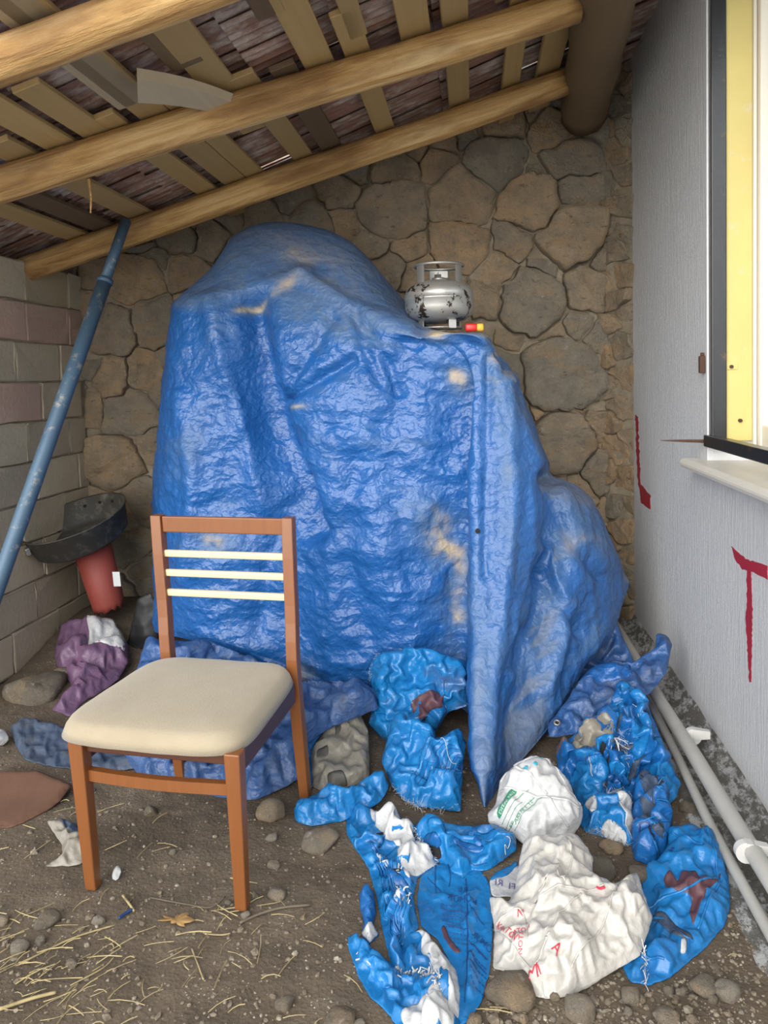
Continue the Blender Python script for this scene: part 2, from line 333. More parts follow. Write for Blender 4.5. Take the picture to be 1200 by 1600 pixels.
SEEDS = [(775, 254, 46), (725, 312, 46), (825, 317, 46), (612, 329, 50), (529, 308, 28), (525, 350, 28), (892, 246, 42), (900, 300, 30), (892, 367, 48), (717, 380, 44), (629, 388, 22), (583, 385, 25), (800, 378, 26), (685, 254, 25), (612, 262, 34), (783, 192, 38), (867, 208, 36), (917, 200, 24), (825, 167, 24), (867, 154, 17), (690, 222, 20), (733, 208, 18), (829, 273, 13),
 (831, 472, 52), (912, 453, 36), (776, 428, 28), (751, 468, 25), (802, 541, 18), (868, 589, 62), (875, 692, 54), (836, 640, 20), (925, 670, 18), (905, 505, 18), (860, 520, 12), (942, 402, 18), (845, 425, 12), (935, 525, 20), (890, 640, 14), (930, 740, 26), (905, 760, 22), (860, 760, 30),
 (217, 436, 42), (244, 502, 38), (180, 517, 36), (289, 429, 33), (280, 376, 24), (335, 377, 27), (247, 410, 20), (407, 343, 28), (493, 360, 38), (176, 590, 25), (232, 582, 25), (202, 646, 38), (142, 640, 20), (180, 720, 42), (222, 697, 18), (142, 577, 14), (253, 612, 18), (131, 476, 18), (150, 434, 20), (225, 785, 26), (155, 775, 20), (190, 800, 22), (205, 850, 28), (235, 900, 30), (190, 930, 26), (150, 860, 24), (150, 910, 22), (360, 340, 22), (455, 310, 20), (560, 265, 18), (640, 225, 20), (600, 425, 28), (655, 435, 26), (700, 445, 20), (575, 430, 20),
 (370, 400, 26), (430, 400, 30), (310, 480, 34), (560, 480, 34), (640, 500, 30), (700, 500, 26), (290, 560, 30), (790, 620, 26), (800, 700, 34), (330, 540, 34), (900, 830, 30), (945, 860, 24), (930, 920, 26), (880, 900, 30), (955, 800, 18), (960, 960, 16), (105, 440, 16), (110, 520, 20), (105, 620, 22), (110, 720, 22),
 (480, 250, 30), (400, 290, 24), (300, 330, 22), (560, 215, 30), (640, 180, 28), (720, 150, 30), (790, 120, 26), (860, 100, 26), (930, 130, 26), (220, 370, 24)]
for gxx in range(330, 800, 78):
    for gyy in range(580, 1000, 74): SEEDS.append((gxx+random.uniform(-18, 18), gyy+random.uniform(-14, 14), random.uniform(26, 38)))
RSEEDS = [(960, 60, 16), (978, 40, 12), (955, 110, 15), (975, 130, 14), (962, 165, 14), (945, 200, 13), (976, 205, 13), (958, 240, 16), (978, 270, 13), (950, 290, 14), (968, 325, 16), (947, 350, 12), (980, 375, 13), (957, 395, 16), (972, 430, 14), (950, 445, 13), (966, 470, 14), (982, 490, 12), (955, 505, 16), (972, 540, 14), (948, 555, 12), (975, 590, 14), (955, 605, 15), (972, 640, 13), (950, 660, 13), (965, 700, 18), (983, 690, 11), (950, 735, 13), (975, 745, 14), (985, 790, 11), (962, 790, 14), (975, 830, 14), (957, 850, 12), (985, 870, 11), (970, 890, 13), (985, 920, 11), (968, 935, 12), (986, 965, 12)]
def stones(seeds, parent, o, n, bounds, hgt):
    for i, (x, y, r) in enumerate(seeds):
        poly = [(bounds[0], bounds[1]), (bounds[2], bounds[1]), (bounds[2], bounds[3]), (bounds[0], bounds[3])]
        poly = [(max(min(px, x+r*1.9), x-r*1.9), max(min(py, y+r*1.5), y-r*1.5)) for px, py in poly]
        for j, (x2, y2, r2) in enumerate(seeds):
            if j == i or abs(x2-x)+abs(y2-y) > 260: continue
            a, b = 2*(x2-x), 2*(y2-y); c = x2*x2+y2*y2-r2*r2-(x*x+y*y-r*r)
            poly = clip(poly, a, b, c)
            if len(poly) < 3: break
        if len(poly) < 3: continue
        P = np.array(poly); cen = P.mean(0)
        # resample, round the corners, inset for the mortar joint
        nxt = np.roll(P, -1, 0); L = np.linalg.norm(nxt-P, axis=1); per = L.sum(); m = 40
        if per < 40: continue
        s = np.arange(m)*per/m; cum = np.concatenate([[0], np.cumsum(L)]); Q = []
        for q in s:
            k = min(np.searchsorted(cum, q, side='right')-1, len(P)-1); Q.append(P[k]+(nxt[k]-P[k])*(q-cum[k])/max(L[k], 1e-6))
        Q = np.array(Q); Q = .06*np.roll(Q, 1, 0)+.88*Q+.06*np.roll(Q, -1, 0); cen = Q.mean(0)
        wv = lambda k, f: np.stack([fbm(np.stack([Q[:, 0]*f, Q[:, 1]*f, Q[:, 0]*0+k], -1), 3), fbm(np.stack([Q[:, 0]*f, Q[:, 1]*f, Q[:, 0]*0+k+7.7], -1), 3)], -1)
        Q = Q+10*wv(1.3, .022)+3.5*wv(4.1, .075); cen = Q.mean(0)
        rad = np.linalg.norm(Q-cen, axis=1)[:, None]; Q = cen+(Q-cen)*np.maximum(.5, 1-random.uniform(.2, 2.2)/rad)
        jn = fbm(np.stack([Q[:, 0]*.05, Q[:, 1]*.05, Q[:, 0]*0+i*3.3], -1), 3); Q = cen+(Q-cen)*(1+.13*jn)[:, None]
        h = hgt*random.uniform(.5, 1.35)*min(1.25, .35+r/50); tilt = np.array([random.uniform(-.018, .018), random.uniform(-.022, .008)])
        V = []; rings = [(1.0, -.03), (.99, .55*h), (.97, .86*h), (.86, 1.0*h), (.55, h), (.25, h)]
        for sc, d in rings:
            for q in Q:
                p = cen+(q-cen)*sc; w = hit(p[0], p[1], o, n); dd = d
                if d > 0:
                    nn = float(pn(np.array([w[0]*9+i, w[1]*9, w[2]*9]))); dd = d*(1+.35*nn)+((p-cen)/rad.mean())@tilt+.5*h*(wor(np.array([w[0]*7+i*1.7, w[1]*7, w[2]*7]))-.3)+.026*float(fbm(np.array([w[0]*8, w[1]*8+i, w[2]*11]), 4))
                V.append((w[0]+n[0]*dd, w[1]+n[1]*dd, w[2]))
        w = hit(cen[0], cen[1], o, n); V.append((w[0]+n[0]*h, w[1]+n[1]*h, w[2])); Fc = []
        for k in range(len(rings)-1):
            for q in range(m): Fc.append((k*m+q, k*m+(q+1) % m, (k+1)*m+(q+1) % m, (k+1)*m+q))
        for q in range(m): Fc.append(((len(rings)-1)*m+q, (len(rings)-1)*m+(q+1) % m, len(V)-1))
        mk('stone', V, [f[::-1] for f in Fc], M['stone'], parent, True)
stones(SEEDS, wb, BW0, bn, (60, 60, 950, 1010), .05)
stones(RSEEDS, wr2, RW0, rn, (936, -10, 996, 1000), .035)

# ------------------------------------------------------------------ block wall on the left
wl = bmo('wall_left', boxbm(-2.60, -2.288, 2.93, 4.12, -.1, 2.075), M['mortar'], kind='structure')
CH = .2065; ztop = 2.085
joints = {0: [PX(38, 420, -2.28)[1]], 1: [PX(40, 500, -2.28)[1]], 2: [PX(24, 560, -2.28)[1]], 3: [PX(65, 630, -2.28)[1]], 4: [PX(42, 700, -2.28)[1]], 5: [PX(58, 760, -2.28)[1]], 6: [PX(35, 840, -2.28)[1]], 7: [PX(70, 900, -2.28)[1]], 8: [PX(58, 960, -2.28)[1]], 9: [PX(90, 990, -2.28)[1]]}
for c in range(10):
    z1 = ztop-c*CH; z0 = z1-CH+.009; js = joints[c]; cuts = [2.935, js[0]-.4, js[0], min(js[0]+.4, 4.10)]
    if cuts[-1] < 4.0: cuts.append(4.10)
    for a, b in zip(cuts, cuts[1:]):
        if b-a < .05: continue
        mt = 'block'
        if c == 0 and abs(a-js[0]) < .01: mt = 'blocky'
        if c == 1 or (c == 3 and abs(b-js[0]) < .01): mt = 'blockp'
        px_ = random.uniform(0, .012)
        bm = boxbm(-2.36, -2.28+px_, a+.005, b-.005, z0, z1, .007, 2)
        bmesh.ops.subdivide_edges(bm, edges=[e for e in bm.edges if e.calc_length() > .15], cuts=2)
        for v in bm.verts: v.co += Vector(rng.normal(size=3)*.0022)
        bmo('block', bm, M[mt], wl, True if False else False)

# ------------------------------------------------------------------ white wall, plinth, window
WX = .88
wr = empty('wall_right', (0, 0, 0), kind='structure')
def wp(y0, y1, z0, z1): return boxbm(WX, 1.22, y0, y1, z0, z1)
JY = 2.93
bm = bmesh.new()
for (y0, y1, z0, z1) in ((JY+.0, 4.235, -.1, 3.6), (-.3, JY, -.1, 1.09), (-.3, JY, 3.05, 3.6)):
    hexa(bm, [(WX, y0, z0), (1.22, y0, z0), (1.22, y1, z0), (WX, y1, z0), (WX, y0, z1), (1.22, y0, z1), (1.22, y1, z1), (WX, y1, z1)])
bpy.data.objects.remove(wr); wr = bmo('wall_right', bm, M['paint'], kind='structure')
# plinth fillet along the foot of the wall
us = np.arange(.8, 4.6, .03); V = []; prof = [(WX+.01, .11), (WX-.012, .075), (WX-.035, .055), (WX-.07, .035), (WX-.12, .015), (WX-.17, .012), (WX-.215, .0), (WX-.27, -.05)]
for y in us:
    for (x, z) in prof:
        d = .018*fbm(np.array([[x*8, y*8, z*8]]), 4)[0]; V.append((x+d-.012*pn(np.array([y*2.2, 1.3, .2])), y, z+d*.9))
K = len(prof); Fc = [(i*K+j, i*K+j+1, (i+1)*K+j+1, (i+1)*K+j) for i in range(len(us)-1) for j in range(K-1)]
mk('trim_1', V, [f[::-1] for f in Fc], M['plinth'], None, True, kind='structure')
# red brush strokes on the wall
def stroke(pts):
    P = np.array(pts, float); P2 = []
    for a_, b_ in zip(P, np.roll(P, -1, 0)): k = max(1, int(np.linalg.norm(b_-a_)/4)); P2 += [a_+(b_-a_)*i/k+rng.normal(size=2)*(.55 if i else .2) for i in range(k)]
    q = [PX(x, y, WX) for x, y in P2]; n = len(q)
    v = [(WX-.0015, p[1], p[2]) for p in q]+[(WX+.002, p[1], p[2]) for p in q]
    mk('painted_stroke', v, [tuple(range(n))]+[tuple(range(2*n-1, n-1, -1))]+[(i, i+n, (i+1) % n+n, (i+1) % n) for i in range(n)], M['redp'], wr, label='red painted stroke')
stroke([(993, 648), (997, 652), (1001, 757), (1017, 775), (1016, 796), (1002, 786), (996, 740)])
stroke([(1143, 853), (1150, 860), (1165, 873), (1200, 884), (1200, 906), (1178, 894), (1160, 890), (1148, 872)])
stroke([(1168, 892), (1174, 893), (1176, 960), (1174, 1066), (1171, 1066), (1168, 1000), (1165, 965), (1168, 940)])
win = empty('window_1', (WX, JY, 1.1), kind='structure')
def wbox(name, mat, x0, x1, y0, y1, z0, z1, bev=.002, **k):
    return bmo(name, boxbm(x0-WX, x1-WX, y0-JY, y1-JY, z0-1.1, z1-1.1, bev), M[mat], win, **k)
xa, xb, xc = PY(1109, 400, JY)[0], PY(1131, 400, JY)[0], PY(1173, 400, JY)[0]
zb = PX(1110, 690, WX)[2]
wbox('iron_post', 'iron', xa-.004, xb, JY-.035, JY+.01, zb-.02, 3.05, .004)
wbox('yellow_jamb', 'yellow', xb, xc, JY-.02, JY+.01, zb+.0, 3.05, .004)
wbox('cream_frame', 'upvc', xc, xc+.012, JY-.03, JY+.01, zb-.05, 3.05, .003)
wbox('cream_frame', 'upvc', xc+.014, xc+.09, JY-.055, JY+.01, zb-.03, 3.05, .006)
wbox('iron_rail', 'iron', WX-.012, WX+.030, 1.2, JY+.005, zb-.022, zb+.022, .003)
wbox('sill', 'marble', WX-.075, 1.2, .6, JY+.11, zb-.115, zb-.075, .016, label='pale marble window sill')
wbox('cream_frame', 'upvc', xc+.02, xc+.08, 1.2, JY-.055, zb-.03, zb+.06, .004)
wbox('pane', 'glass', xc+.045, xc+.05, 1.2, JY-.055, zb+.06, 3.05, 0)
wbox('hinge', 'rust', WX-.022, WX+.0, JY+.012, JY+.035, PX(1100, 583, WX)[2], PX(1100, 556, WX)[2], .004)
wbox('hinge', 'rust', WX-.016, WX-.004, JY+.018, JY+.030, PX(1100, 556, WX)[2], PX(1100, 551, WX)[2], .002)
for (x, y) in ((1142, 573), (1156, 657)):
    p = PY(x, y, JY-.02); bm = bmesh.new(); tube(bm, [(p[0]-WX, -.03, p[2]-1.1), (p[0]-WX, -.01, p[2]-1.1)], .007, 10); bmo('screw', bm, M['rust'], win)
p = PY(1142, 573, JY-.02); wbox('bracket', 'yellow', p[0]-.025, p[0]+.025, JY-.024, JY-.01, p[2]-.012, p[2]+.014, .003)
bm = bmesh.new(); tube(bm, [(-.165, .03, zb-1.1+.0), (-.08, .028, zb-1.1-.002), (.02, .02, zb-1.1-.004)], [.001, .005, .007], 8); bmo('spike', bm, M['rust'], win, label='rusty iron spike')
# ------------------------------------------------------------------ grey pipes along the wall foot
def pipe(name, pts, r, clips, label):
    q = [PZ(x, y, z) for x, y, z in pts]; root = empty(name, (q[0][0], q[0][1], 0), label=label, cat='pipe')
    o = Vector(root.location); bm = bmesh.new(); tube(bm, [Vector(p)-o for p in q], r, 16); bmo('tube', bm, M['pvc'], root, True)
    for (x, y, z) in clips:
        c = Vector(PZ(x, y, z))-o; d = (Vector(q[-1])-Vector(q[0])).normalized()
        bm = bmesh.new(); tube(bm, [c-d*.010, c+d*.010], r+.004, 18); hexa(bm, [Vector(k)+c for k in ((0, -.014, -.01), (.06, -.010, -.005), (.06, .010, -.005), (0, .014, -.01), (0, -.014, r+.004), (.06, -.010, r-.004), (.06, .010, r-.004), (0, .014, r+.004))])
        bmo('clamp', bm, M['clip'], root)
pipe('drain_pipe', [(930, 930, .12), (968, 988, .12), (1030, 1093, .115), (1085, 1180, .11), (1140, 1272, .105), (1200, 1368, .10), (1290, 1510, .09)], .026, [(1082, 1150, .11), (1165, 1330, .10)], 'thick grey plastic pipe clamped along the foot of the white wall')
pipe('conduit_pipe', [(960, 1000, .05), (1020, 1105, .05), (1060, 1185, .045), (1110, 1290, .04), (1155, 1372, .035), (1205, 1462, .03), (1280, 1590, .03)], .016, [], 'thin grey plastic conduit running below the thick wall pipe')

# ------------------------------------------------------------------ roof: tiles, boards, rafters
SL = .305; zr = lambda x: 2.06+SL*(x+2.29)
ZB = .088
def PR(px, py, off=ZB):
    d = ray(px, py); t = (2.06+SL*2.29+off-CP[2])/(d[2]-SL*d[0]); return CP+d*t
ce = empty('ceiling', (0, 0, 0), kind='structure')
sa = math.atan(SL)
def tile_mesh():
    n = 26; V = []; Fc = []; w, l = .235, .40
    for a in (-l/2, l/2):
        for j in range(n+1):
            y = -w/2+w*j/n; rib = .010*abs(math.sin(math.pi*5.5*j/n))**.6
            V.append((a, y, rib+(.022 if a > 0 else 0)))
    for j in range(n): Fc.append((j, j+1, n+1+j+1, n+1+j))
    k = len(V); V += [(x, y, z+.014) for x, y, z in V]; Fc = [f[::-1] for f in Fc]+[tuple(q+k for q in f) for f in Fc]
    Fc += [(j, j+1, j+1+k, j+k) for j in range(n)]+[(n+1+j+1, n+1+j, n+1+j+k, n+1+j+1+k) for j in range(n)]
    m = bpy.data.meshes.new('roof_tile'); m.from_pydata(V, [], Fc); m.materials.append(M['tile']); return m
tm = tile_mesh(); GAP = PR(408, 272, .12)
for ix in range(13):
    for iy in range(12):
        x = -3.05+ix*.345; y = 1.85+iy*.228
        o = bpy.data.objects.new('roof_tile', tm); COL.objects.link(o); o.parent = ce
        o.location = (x, y+random.uniform(-.006, .006), zr(x)+.125+random.uniform(-.004, .004)); o.rotation_euler = (0, -sa+random.uniform(-.01, .01), random.uniform(-.015, .015))
        if abs(o.location.x-GAP[0]) < .18 and abs(o.location.y-GAP[1]) < .12: o.scale = (.9, .72, 1)
def board(px, py, y0, y1, w, mat='board', lift=0.0, th=.024, rot=0.0):
    x = PR(px, py)[0]; L = y1-y0; bm = boxbm(-w/2, w/2, -L/2, L/2, -th/2, th/2, .003, 1)
    o = bmo('roof_board', bm, M[mat], ce); o.location = (x, (y0+y1)/2, zr(x)+ZB+lift); o.rotation_euler = (0, -sa, rot); return o
board(180, 125, 1.73, 3.75, .115); board(300, 80, 1.73, 3.2, .12, rot=.02); board(480, 60, 1.73, 3.05, .115)
board(645, 30, 1.73, 3.25, .12); board(712, 60, 2.3, 3.9, .105); board(870, 50, 2.0, 4.3, .12, 'board')
board(60, 205, 1.73, 3.05, .11); board(120, 185, 2.25, 3.05, .10, 'board', -.002); board(70, 350, 2.6, 4.2, .10)
board(40, 20, 1.73, 2.6, .13, 'boardg'); board(200, 325, 2.5, 4.2, .11); board(285, 270, 2.6, 4.2, .10); board(365, 240, 2.62, 4.1, .09)
board(440, 200, 2.7, 4.1, .10); board(500, 200, 2.75, 4.15, .10, 'darkwood'); board(590, 170, 2.55, 4.2, .10); board(570, 85, 2.25, 2.75, .07, lift=.0)
board(30, 300, 2.7, 4.2, .10, 'darkwood'); board(780, 70, 1.9, 2.9, .07, 'darkwood'); board(800, 110, 2.7, 4.3, .09); board(430, 30, 1.73, 2.4, .10, 'darkwood'); board(240, 40, 1.73, 2.5, .12, 'darkwood')
def rafter(a, b, r, label, ext0=.0, ext1=.0):
    a, b = Vector(a), Vector(b); d = (b-a).normalized(); a = a-d*ext0; b = b+d*ext1; L = (b-a).length
    root = tag(bpy.data.objects.new('log_rafter', None), label, 'beam'); bpy.data.objects.remove(root)
    n = 40; bm = bmesh.new(); rings = []
    for i in range(n+1):
        x = L*i/n; rr = r*(1+.05*pn(np.array([x*2.1, r*50, .5]))); cy_, cz_ = .012*pn(np.array([x*1.1, 3.1, r*90])), .012*pn(np.array([x*1.1, 7.7, r*90]))
        rings.append([bm.verts.new((x, cy_+rr*math.cos(q*math.pi/10)*(1+.05*pn(np.array([x*4, math.cos(q*math.pi/10)*1.5, math.sin(q*math.pi/10)*1.5+r*20]))), cz_+rr*math.sin(q*math.pi/10))) for q in range(20)])
    for A, B in zip(rings, rings[1:]):
        for q in range(20): bm.faces.new((A[q], A[(q+1) % 20], B[(q+1) % 20], B[q]))
    bm.faces.new(rings[0]); bm.faces.new(rings[-1])
    o = bmo('log_rafter', bm, M['log'], None, True, label=label, cat='beam', group='peeled log rafters'); o.location = a
    o.rotation_euler = d.to_track_quat('X', 'Z').to_euler(); return o
rafter(PR(-30, 107, 0), PR(280, -6, 0), .062, 'peeled log rafter nearest the camera at the top left corner', .5, 1.4)
rafter(PR(-10, 294, 0), PR(918, 3, 0), .068, 'long peeled log rafter crossing the middle of the roof', .6, -.05)
rafter(PR(75, 410, 0), PR(886, 127, 0), .066, 'peeled log rafter lying along the top of the stone wall', .25, .0)
a = Vector(PY(912, 178, 4.30)); b = Vector(PZ(946, -4, a.z+.02)); b += (b-a)*.6
bm = bmesh.new(); tube(bm, [a+(b-a)*t for t in np.linspace(0, 1, 14)], [.125*(1+.05*math.sin(k*2.1)) for k in range(14)], 20, True, .03)
bmo('ridge_beam', bm, M['darkwood'], None, True, label='thick dark log beam ending on the stone wall at the upper right', cat='beam')
# warped loose plank lying between boards
v = []; q0, q1 = Vector(PR(214, 118, .02)), Vector(PR(372, 168, .03)); dd = (q1-q0)
for i in range(9):
    t = i/8; c = q0+dd*t+Vector((0, 0, .05*math.sin(t*2.6)*0-.03*(1-t))); sd = Vector((.03, -.065, .012))
    for s_, h in ((-1, -.020), (1, -.020), (1, .014), (-1, .014)): v.append(c+sd*s_*(1-.25*t)+Vector((0, 0, h+.014*math.sin(t*math.pi))))
Fc = [(i*4+j, i*4+(j+1) % 4, i*4+4+(j+1) % 4, i*4+4+j) for i in range(8) for j in range(4)]+[(3, 2, 1, 0), (32, 33, 34, 35)]
bm = bmesh.new(); bv = [bm.verts.new(p) for p in v]; [bm.faces.new([bv[i] for i in f]) for f in Fc]
bmo('loose_plank', bm, M['boardg'], None, label='warped grey plank hanging loose under the tiles above the middle rafter', cat='plank')
bm = bmesh.new(); p = Vector(PY(139, 280, 2.72)); tube(bm, [p, p+Vector((.006, 0, -.07)), p+Vector((.002, 0, -.13))], [.006, .004, .003], 6)
bmo('wood_splinter', bm, M['log'], None, label='thin bark splinter dangling from the middle rafter', cat='splinter')

# ------------------------------------------------------------------ BIG BLUE TARP
ROWS = [
 [(272, 474, 4.0), (276, 470, 3.7), (332, 424, 3.8), (374, 374, 3.9), (440, 358, 3.95), (545, 388, 3.9), (630, 474, 3.95), (700, 530, 4.0), (757, 535, 4.0), (765, 545, 4.0), (770, 552, 4.0), (775, 556, 4.0), (775, 560, 4.05)],
 [(271, 476, 3.9), (275, 467, 3.52), (330, 420, 3.56), (370, 368, 3.62), (440, 350, 3.65), (545, 380, 3.62), (632, 470, 3.66), (700, 526, 3.6), (757, 528, 3.55), (765, 540, 3.65), (770, 550, 3.7), (775, 556, 3.85), (775, 558, 4.05)],
 [(268, 482, 3.8), (272, 480, 3.38), (320, 468, 3.30), (385, 445, 3.32), (470, 432, 3.34), (560, 484, 3.22), (640, 513, 3.13), (700, 518, 3.10), (753, 523, 3.08), (768, 548, 3.25), (780, 562, 3.4), (789, 571, 3.6), (790, 575, 4.0)],
 [(265, 520, 3.8), (266, 520, 3.38), (312, 520, 3.24), (388, 520, 3.24), (475, 515, 3.18), (580, 535, 3.11), (690, 545, 3.09), (733, 540, 3.08), (765, 552, 3.08), (782, 568, 3.25), (790, 580, 3.4), (796, 590, 3.6), (797, 592, 4.0)],
 [(258, 600, 3.8), (259, 600, 3.38), (310, 600, 3.22), (395, 600, 3.25), (480, 600, 3.13), (600, 600, 3.08), (732, 600, 3.12), (740, 600, 3.03), (788, 600, 3.08), (798, 603, 3.25), (803, 607, 3.4), (808, 612, 3.6), (809, 614, 4.0)],
 [(250, 670, 3.8), (252, 670, 3.38), (305, 670, 3.20), (412, 670, 3.25), (490, 670, 3.11), (600, 670, 3.06), (730, 670, 3.12), (741, 670, 2.99), (815, 665, 3.06), (825, 670, 3.25), (830, 672, 3.4), (834, 672, 3.6), (835, 674, 4.0)],
 [(240, 742, 3.8), (246, 742, 3.38), (300, 740, 3.20), (430, 740, 3.23), (500, 740, 3.10), (600, 740, 3.05), (729, 740, 3.12), (741, 740, 2.95), (838, 735, 3.05), (847, 738, 3.25), (853, 738, 3.4), (860, 738, 3.6), (862, 738, 4.0)],
 [(243, 800, 3.8), (246, 800, 3.40), (305, 800, 3.20), (440, 800, 3.22), (510, 800, 3.09), (610, 800, 3.03), (728, 800, 3.12), (740, 800, 2.92), (843, 800, 3.02), (855, 796, 3.22), (885, 780, 3.32), (915, 782, 3.55), (918, 782, 3.9)],
 [(242, 880, 3.8), (246, 880, 3.42), (310, 880, 3.20), (450, 880, 3.20), (520, 880, 3.08), (620, 880, 3.02), (727, 880, 3.12), (739, 880, 2.87), (836, 880, 2.97), (850, 880, 3.17), (910, 870, 3.22), (958, 872, 3.5), (961, 872, 3.85)],
 [(244, 950, 3.8), (248, 950, 3.42), (314, 955, 3.20), (455, 955, 3.19), (525, 955, 3.09), (625, 955, 3.03), (726, 955, 3.11), (738, 955, 2.82), (820, 955, 2.91), (836, 955, 3.08), (900, 935, 3.17), (952, 920, 3.4), (978, 905, 3.65)],
 [(245, 975, 3.8), (250, 978, 3.40), (320, 990, 3.20), (460, 1020, 3.18), (530, 1030, 3.10), (630, 1030, 3.05), (725, 1030, 3.10), (737, 1030, 2.75), (802, 1020, 2.83), (818, 1015, 2.98), (885, 990, 3.10), (945, 962, 3.32), (976, 922, 3.58)],
 [(246, 982, 3.8), (250, 985, 3.40), (325, 1002, 3.20), (460, 1050, 3.18), (530, 1070, 3.11), (630, 1075, 3.06), (726, 1080, 3.08), (736, 1140, 2.62), (778, 1130, 2.68), (795, 1118, 2.82), (868, 1062, 3.0), (930, 1010, 3.2), (962, 960, 3.45)],
 [(246, 988, 3.8), (250, 990, 3.40), (328, 1010, 3.21), (462, 1072, 3.19), (530, 1098, 3.12), (630, 1105, 3.06), (728, 1112, 3.02), (752, 1246, 2.48), (766, 1250, 2.49), (798, 1208, 2.66), (864, 1126, 2.92), (910, 1044, 3.17), (955, 988, 3.38)]]
def catmull(P, m):
    P = np.asarray(P, float); n = len(P); t = np.linspace(0, n-1-1e-9, m); i = t.astype(int); f = (t-i)[:, None]
    f = f.reshape((-1,)+(1,)*(P.ndim-1))
    a, b, c, d = P[np.maximum(i-1, 0)], P[i], P[np.minimum(i+1, n-1)], P[np.minimum(i+2, n-1)]
    return .5*((2*b)+(c-a)*f+(2*a-5*b+4*c-d)*f**2+(3*b-a-3*c+d)*f**3)
A = np.array(ROWS); W3 = PYv(A[..., 0], A[..., 1], A[..., 2])
G = catmull(W3, 420); G = catmull(G.transpose(1, 0, 2), 400).transpose(1, 0, 2); GP = catmull(A[..., :2], 420); GP = catmull(GP.transpose(1, 0, 2), 400).transpose(1, 0, 2)
def gnorm(G):
    du = np.gradient(G, axis=1); dv = np.gradient(G, axis=0); n = np.cross(dv, du); return n/(np.linalg.norm(n, axis=-1)[..., None]+1e-9)
N = gnorm(G); N[np.einsum('ijk,k->ij', N, np.array([0, -1, .2])) < -.6] *= -1
an = np.stack([G[..., 0]*.8+G[..., 2]*.45, G[..., 1], G[..., 2]*1.0-G[..., 0]*.35], -1)
big = .015*crumple(an+3, .26); mid = .008*crumple(an*1.1, .11); fine = .005*crumple(an*1.0+9, .05)
px_, py_ = GP[..., 0], GP[..., 1]
amp = np.clip((py_-430)/160, .25, 1)*(1-.55*np.clip((px_-735)/30, 0, 1)); 
vf = np.clip((px_-735)/40, 0, 1)*.012*ridge(np.stack([G[..., 0]*9, G[..., 1]*3, G[..., 2]*1.2], -1), 2)     # vertical folds on the right
D = (big+mid+fine)*amp+vf
edge = np.minimum(np.arange(420), 419-np.arange(420))[:, None]/12.0; D = D*np.clip(edge, .25, 1)
for pts, dep, wd in (([(395, 475), (402, 540), (420, 640), (452, 730), (490, 830)], .075, 20), ([(330, 480), (345, 560), (385, 700), (410, 790)], -.025, 16), ([(517, 497), (475, 565), (437, 630)], .018, 9), ([(550, 560), (495, 595), (440, 627)], .022, 8), ([(557, 490), (570, 540), (590, 597)], .02, 9), ([(573, 513), (600, 560), (620, 613)], .016, 8),
  ([(470, 432), (560, 484), (640, 513)], -.02, 12), ([(300, 470), (400, 450), (480, 425)], -.012, 10), ([(640, 530), (610, 700), (640, 900)], .015, 30), ([(790, 600), (800, 760), (775, 1000), (755, 1200)], -.02, 12), ([(848, 742), (842, 880), (800, 1040)], .03, 9), ([(860, 745), (885, 830), (935, 900)], .02, 12), ([(855, 860), (880, 960), (850, 1080)], -.022, 12), ([(850, 900), (900, 990)], .02, 10), ([(765, 560), (760, 700), (757, 900)], .014, 8), ([(280, 620), (300, 760), (290, 900)], -.02, 14), ([(470, 760), (420, 880), (400, 980)], .02, 16), ([(560, 720), (540, 860), (575, 1000)], .014, 18)):
    Q = catmull(np.array(pts, float), 130); dm = np.full(px_.shape, 1e9)
    for q in Q: dm = np.minimum(dm, (px_-q[0])**2+(py_-q[1])**2)
    D = D-1.25*dep*np.exp(-dm/wd**2)
sm_ = lambda v: np.clip(v, 0, 1)**2*(3-2*np.clip(v, 0, 1)); ci, ri = np.arange(400)[None, :], np.arange(420)[:, None]
fade = sm_((ci-36)/70)*sm_((372-ci)/50)*sm_((ri-34)/70)*sm_((418-ri)/40)*(1-.75*np.exp(-((ci-240)/22.)**2))
for step, cc, it in ((10, .03, 90), (5, .014, 40)):
    Gs = (G+N*D[..., None])[::step, ::step]; h_, w_ = Gs.shape[:2]; E_, B_ = grid_edges(h_, w_); pin = np.zeros((h_, w_), bool); pin[0] = pin[-1] = True; pin[:, 0] = pin[:, -1] = True; pin[:, :max(2, 30//step)] = True; pin[:, -max(2, 30//step):] = True; pin[:30//step] = True; pin[:, 225//step:255//step] = True
    mv = (buckle(Gs.reshape(-1, 3), E_, B_, pin.ravel(), cc, it, .25).reshape(Gs.shape)-Gs)
    if step > 1:
        jj_, ii_ = np.clip(np.arange(420)/step, 0, h_-1.001), np.clip(np.arange(400)/step, 0, w_-1.001); a_, b_ = jj_.astype(int), ii_.astype(int); fa, fb = (jj_-a_)[:, None, None], (ii_-b_)[None, :, None]
        mv = (mv[a_][:, b_]*(1-fb)+mv[a_][:, b_+1]*fb)*(1-fa)+(mv[a_+1][:, b_]*(1-fb)+mv[a_+1][:, b_+1]*fb)*fa
    G = G+mv*fade[..., None]
G2 = G+N*D[..., None]
up = np.clip(gnorm(G)[..., 2]*np.sign(np.einsum('ijk,k->ij', gnorm(G), np.array([0, -1, .5])) + 1e-6), 0, 1)
dust = np.clip((up-.22)*1.6, 0, .5)+.10*np.clip((px_-735)/40, 0, 1)
def spot(x, y, rx, ry, rot, s):
    c, q = math.cos(rot), math.sin(rot); dx, dy = px_-x, py_-y; u = (dx*c+dy*q)/rx; v = (-dx*q+dy*c)/ry; return s*np.exp(-(u*u+v*v))
nz = np.clip(.75+1.5*fbm(G*9, 3), 0, 1.8)
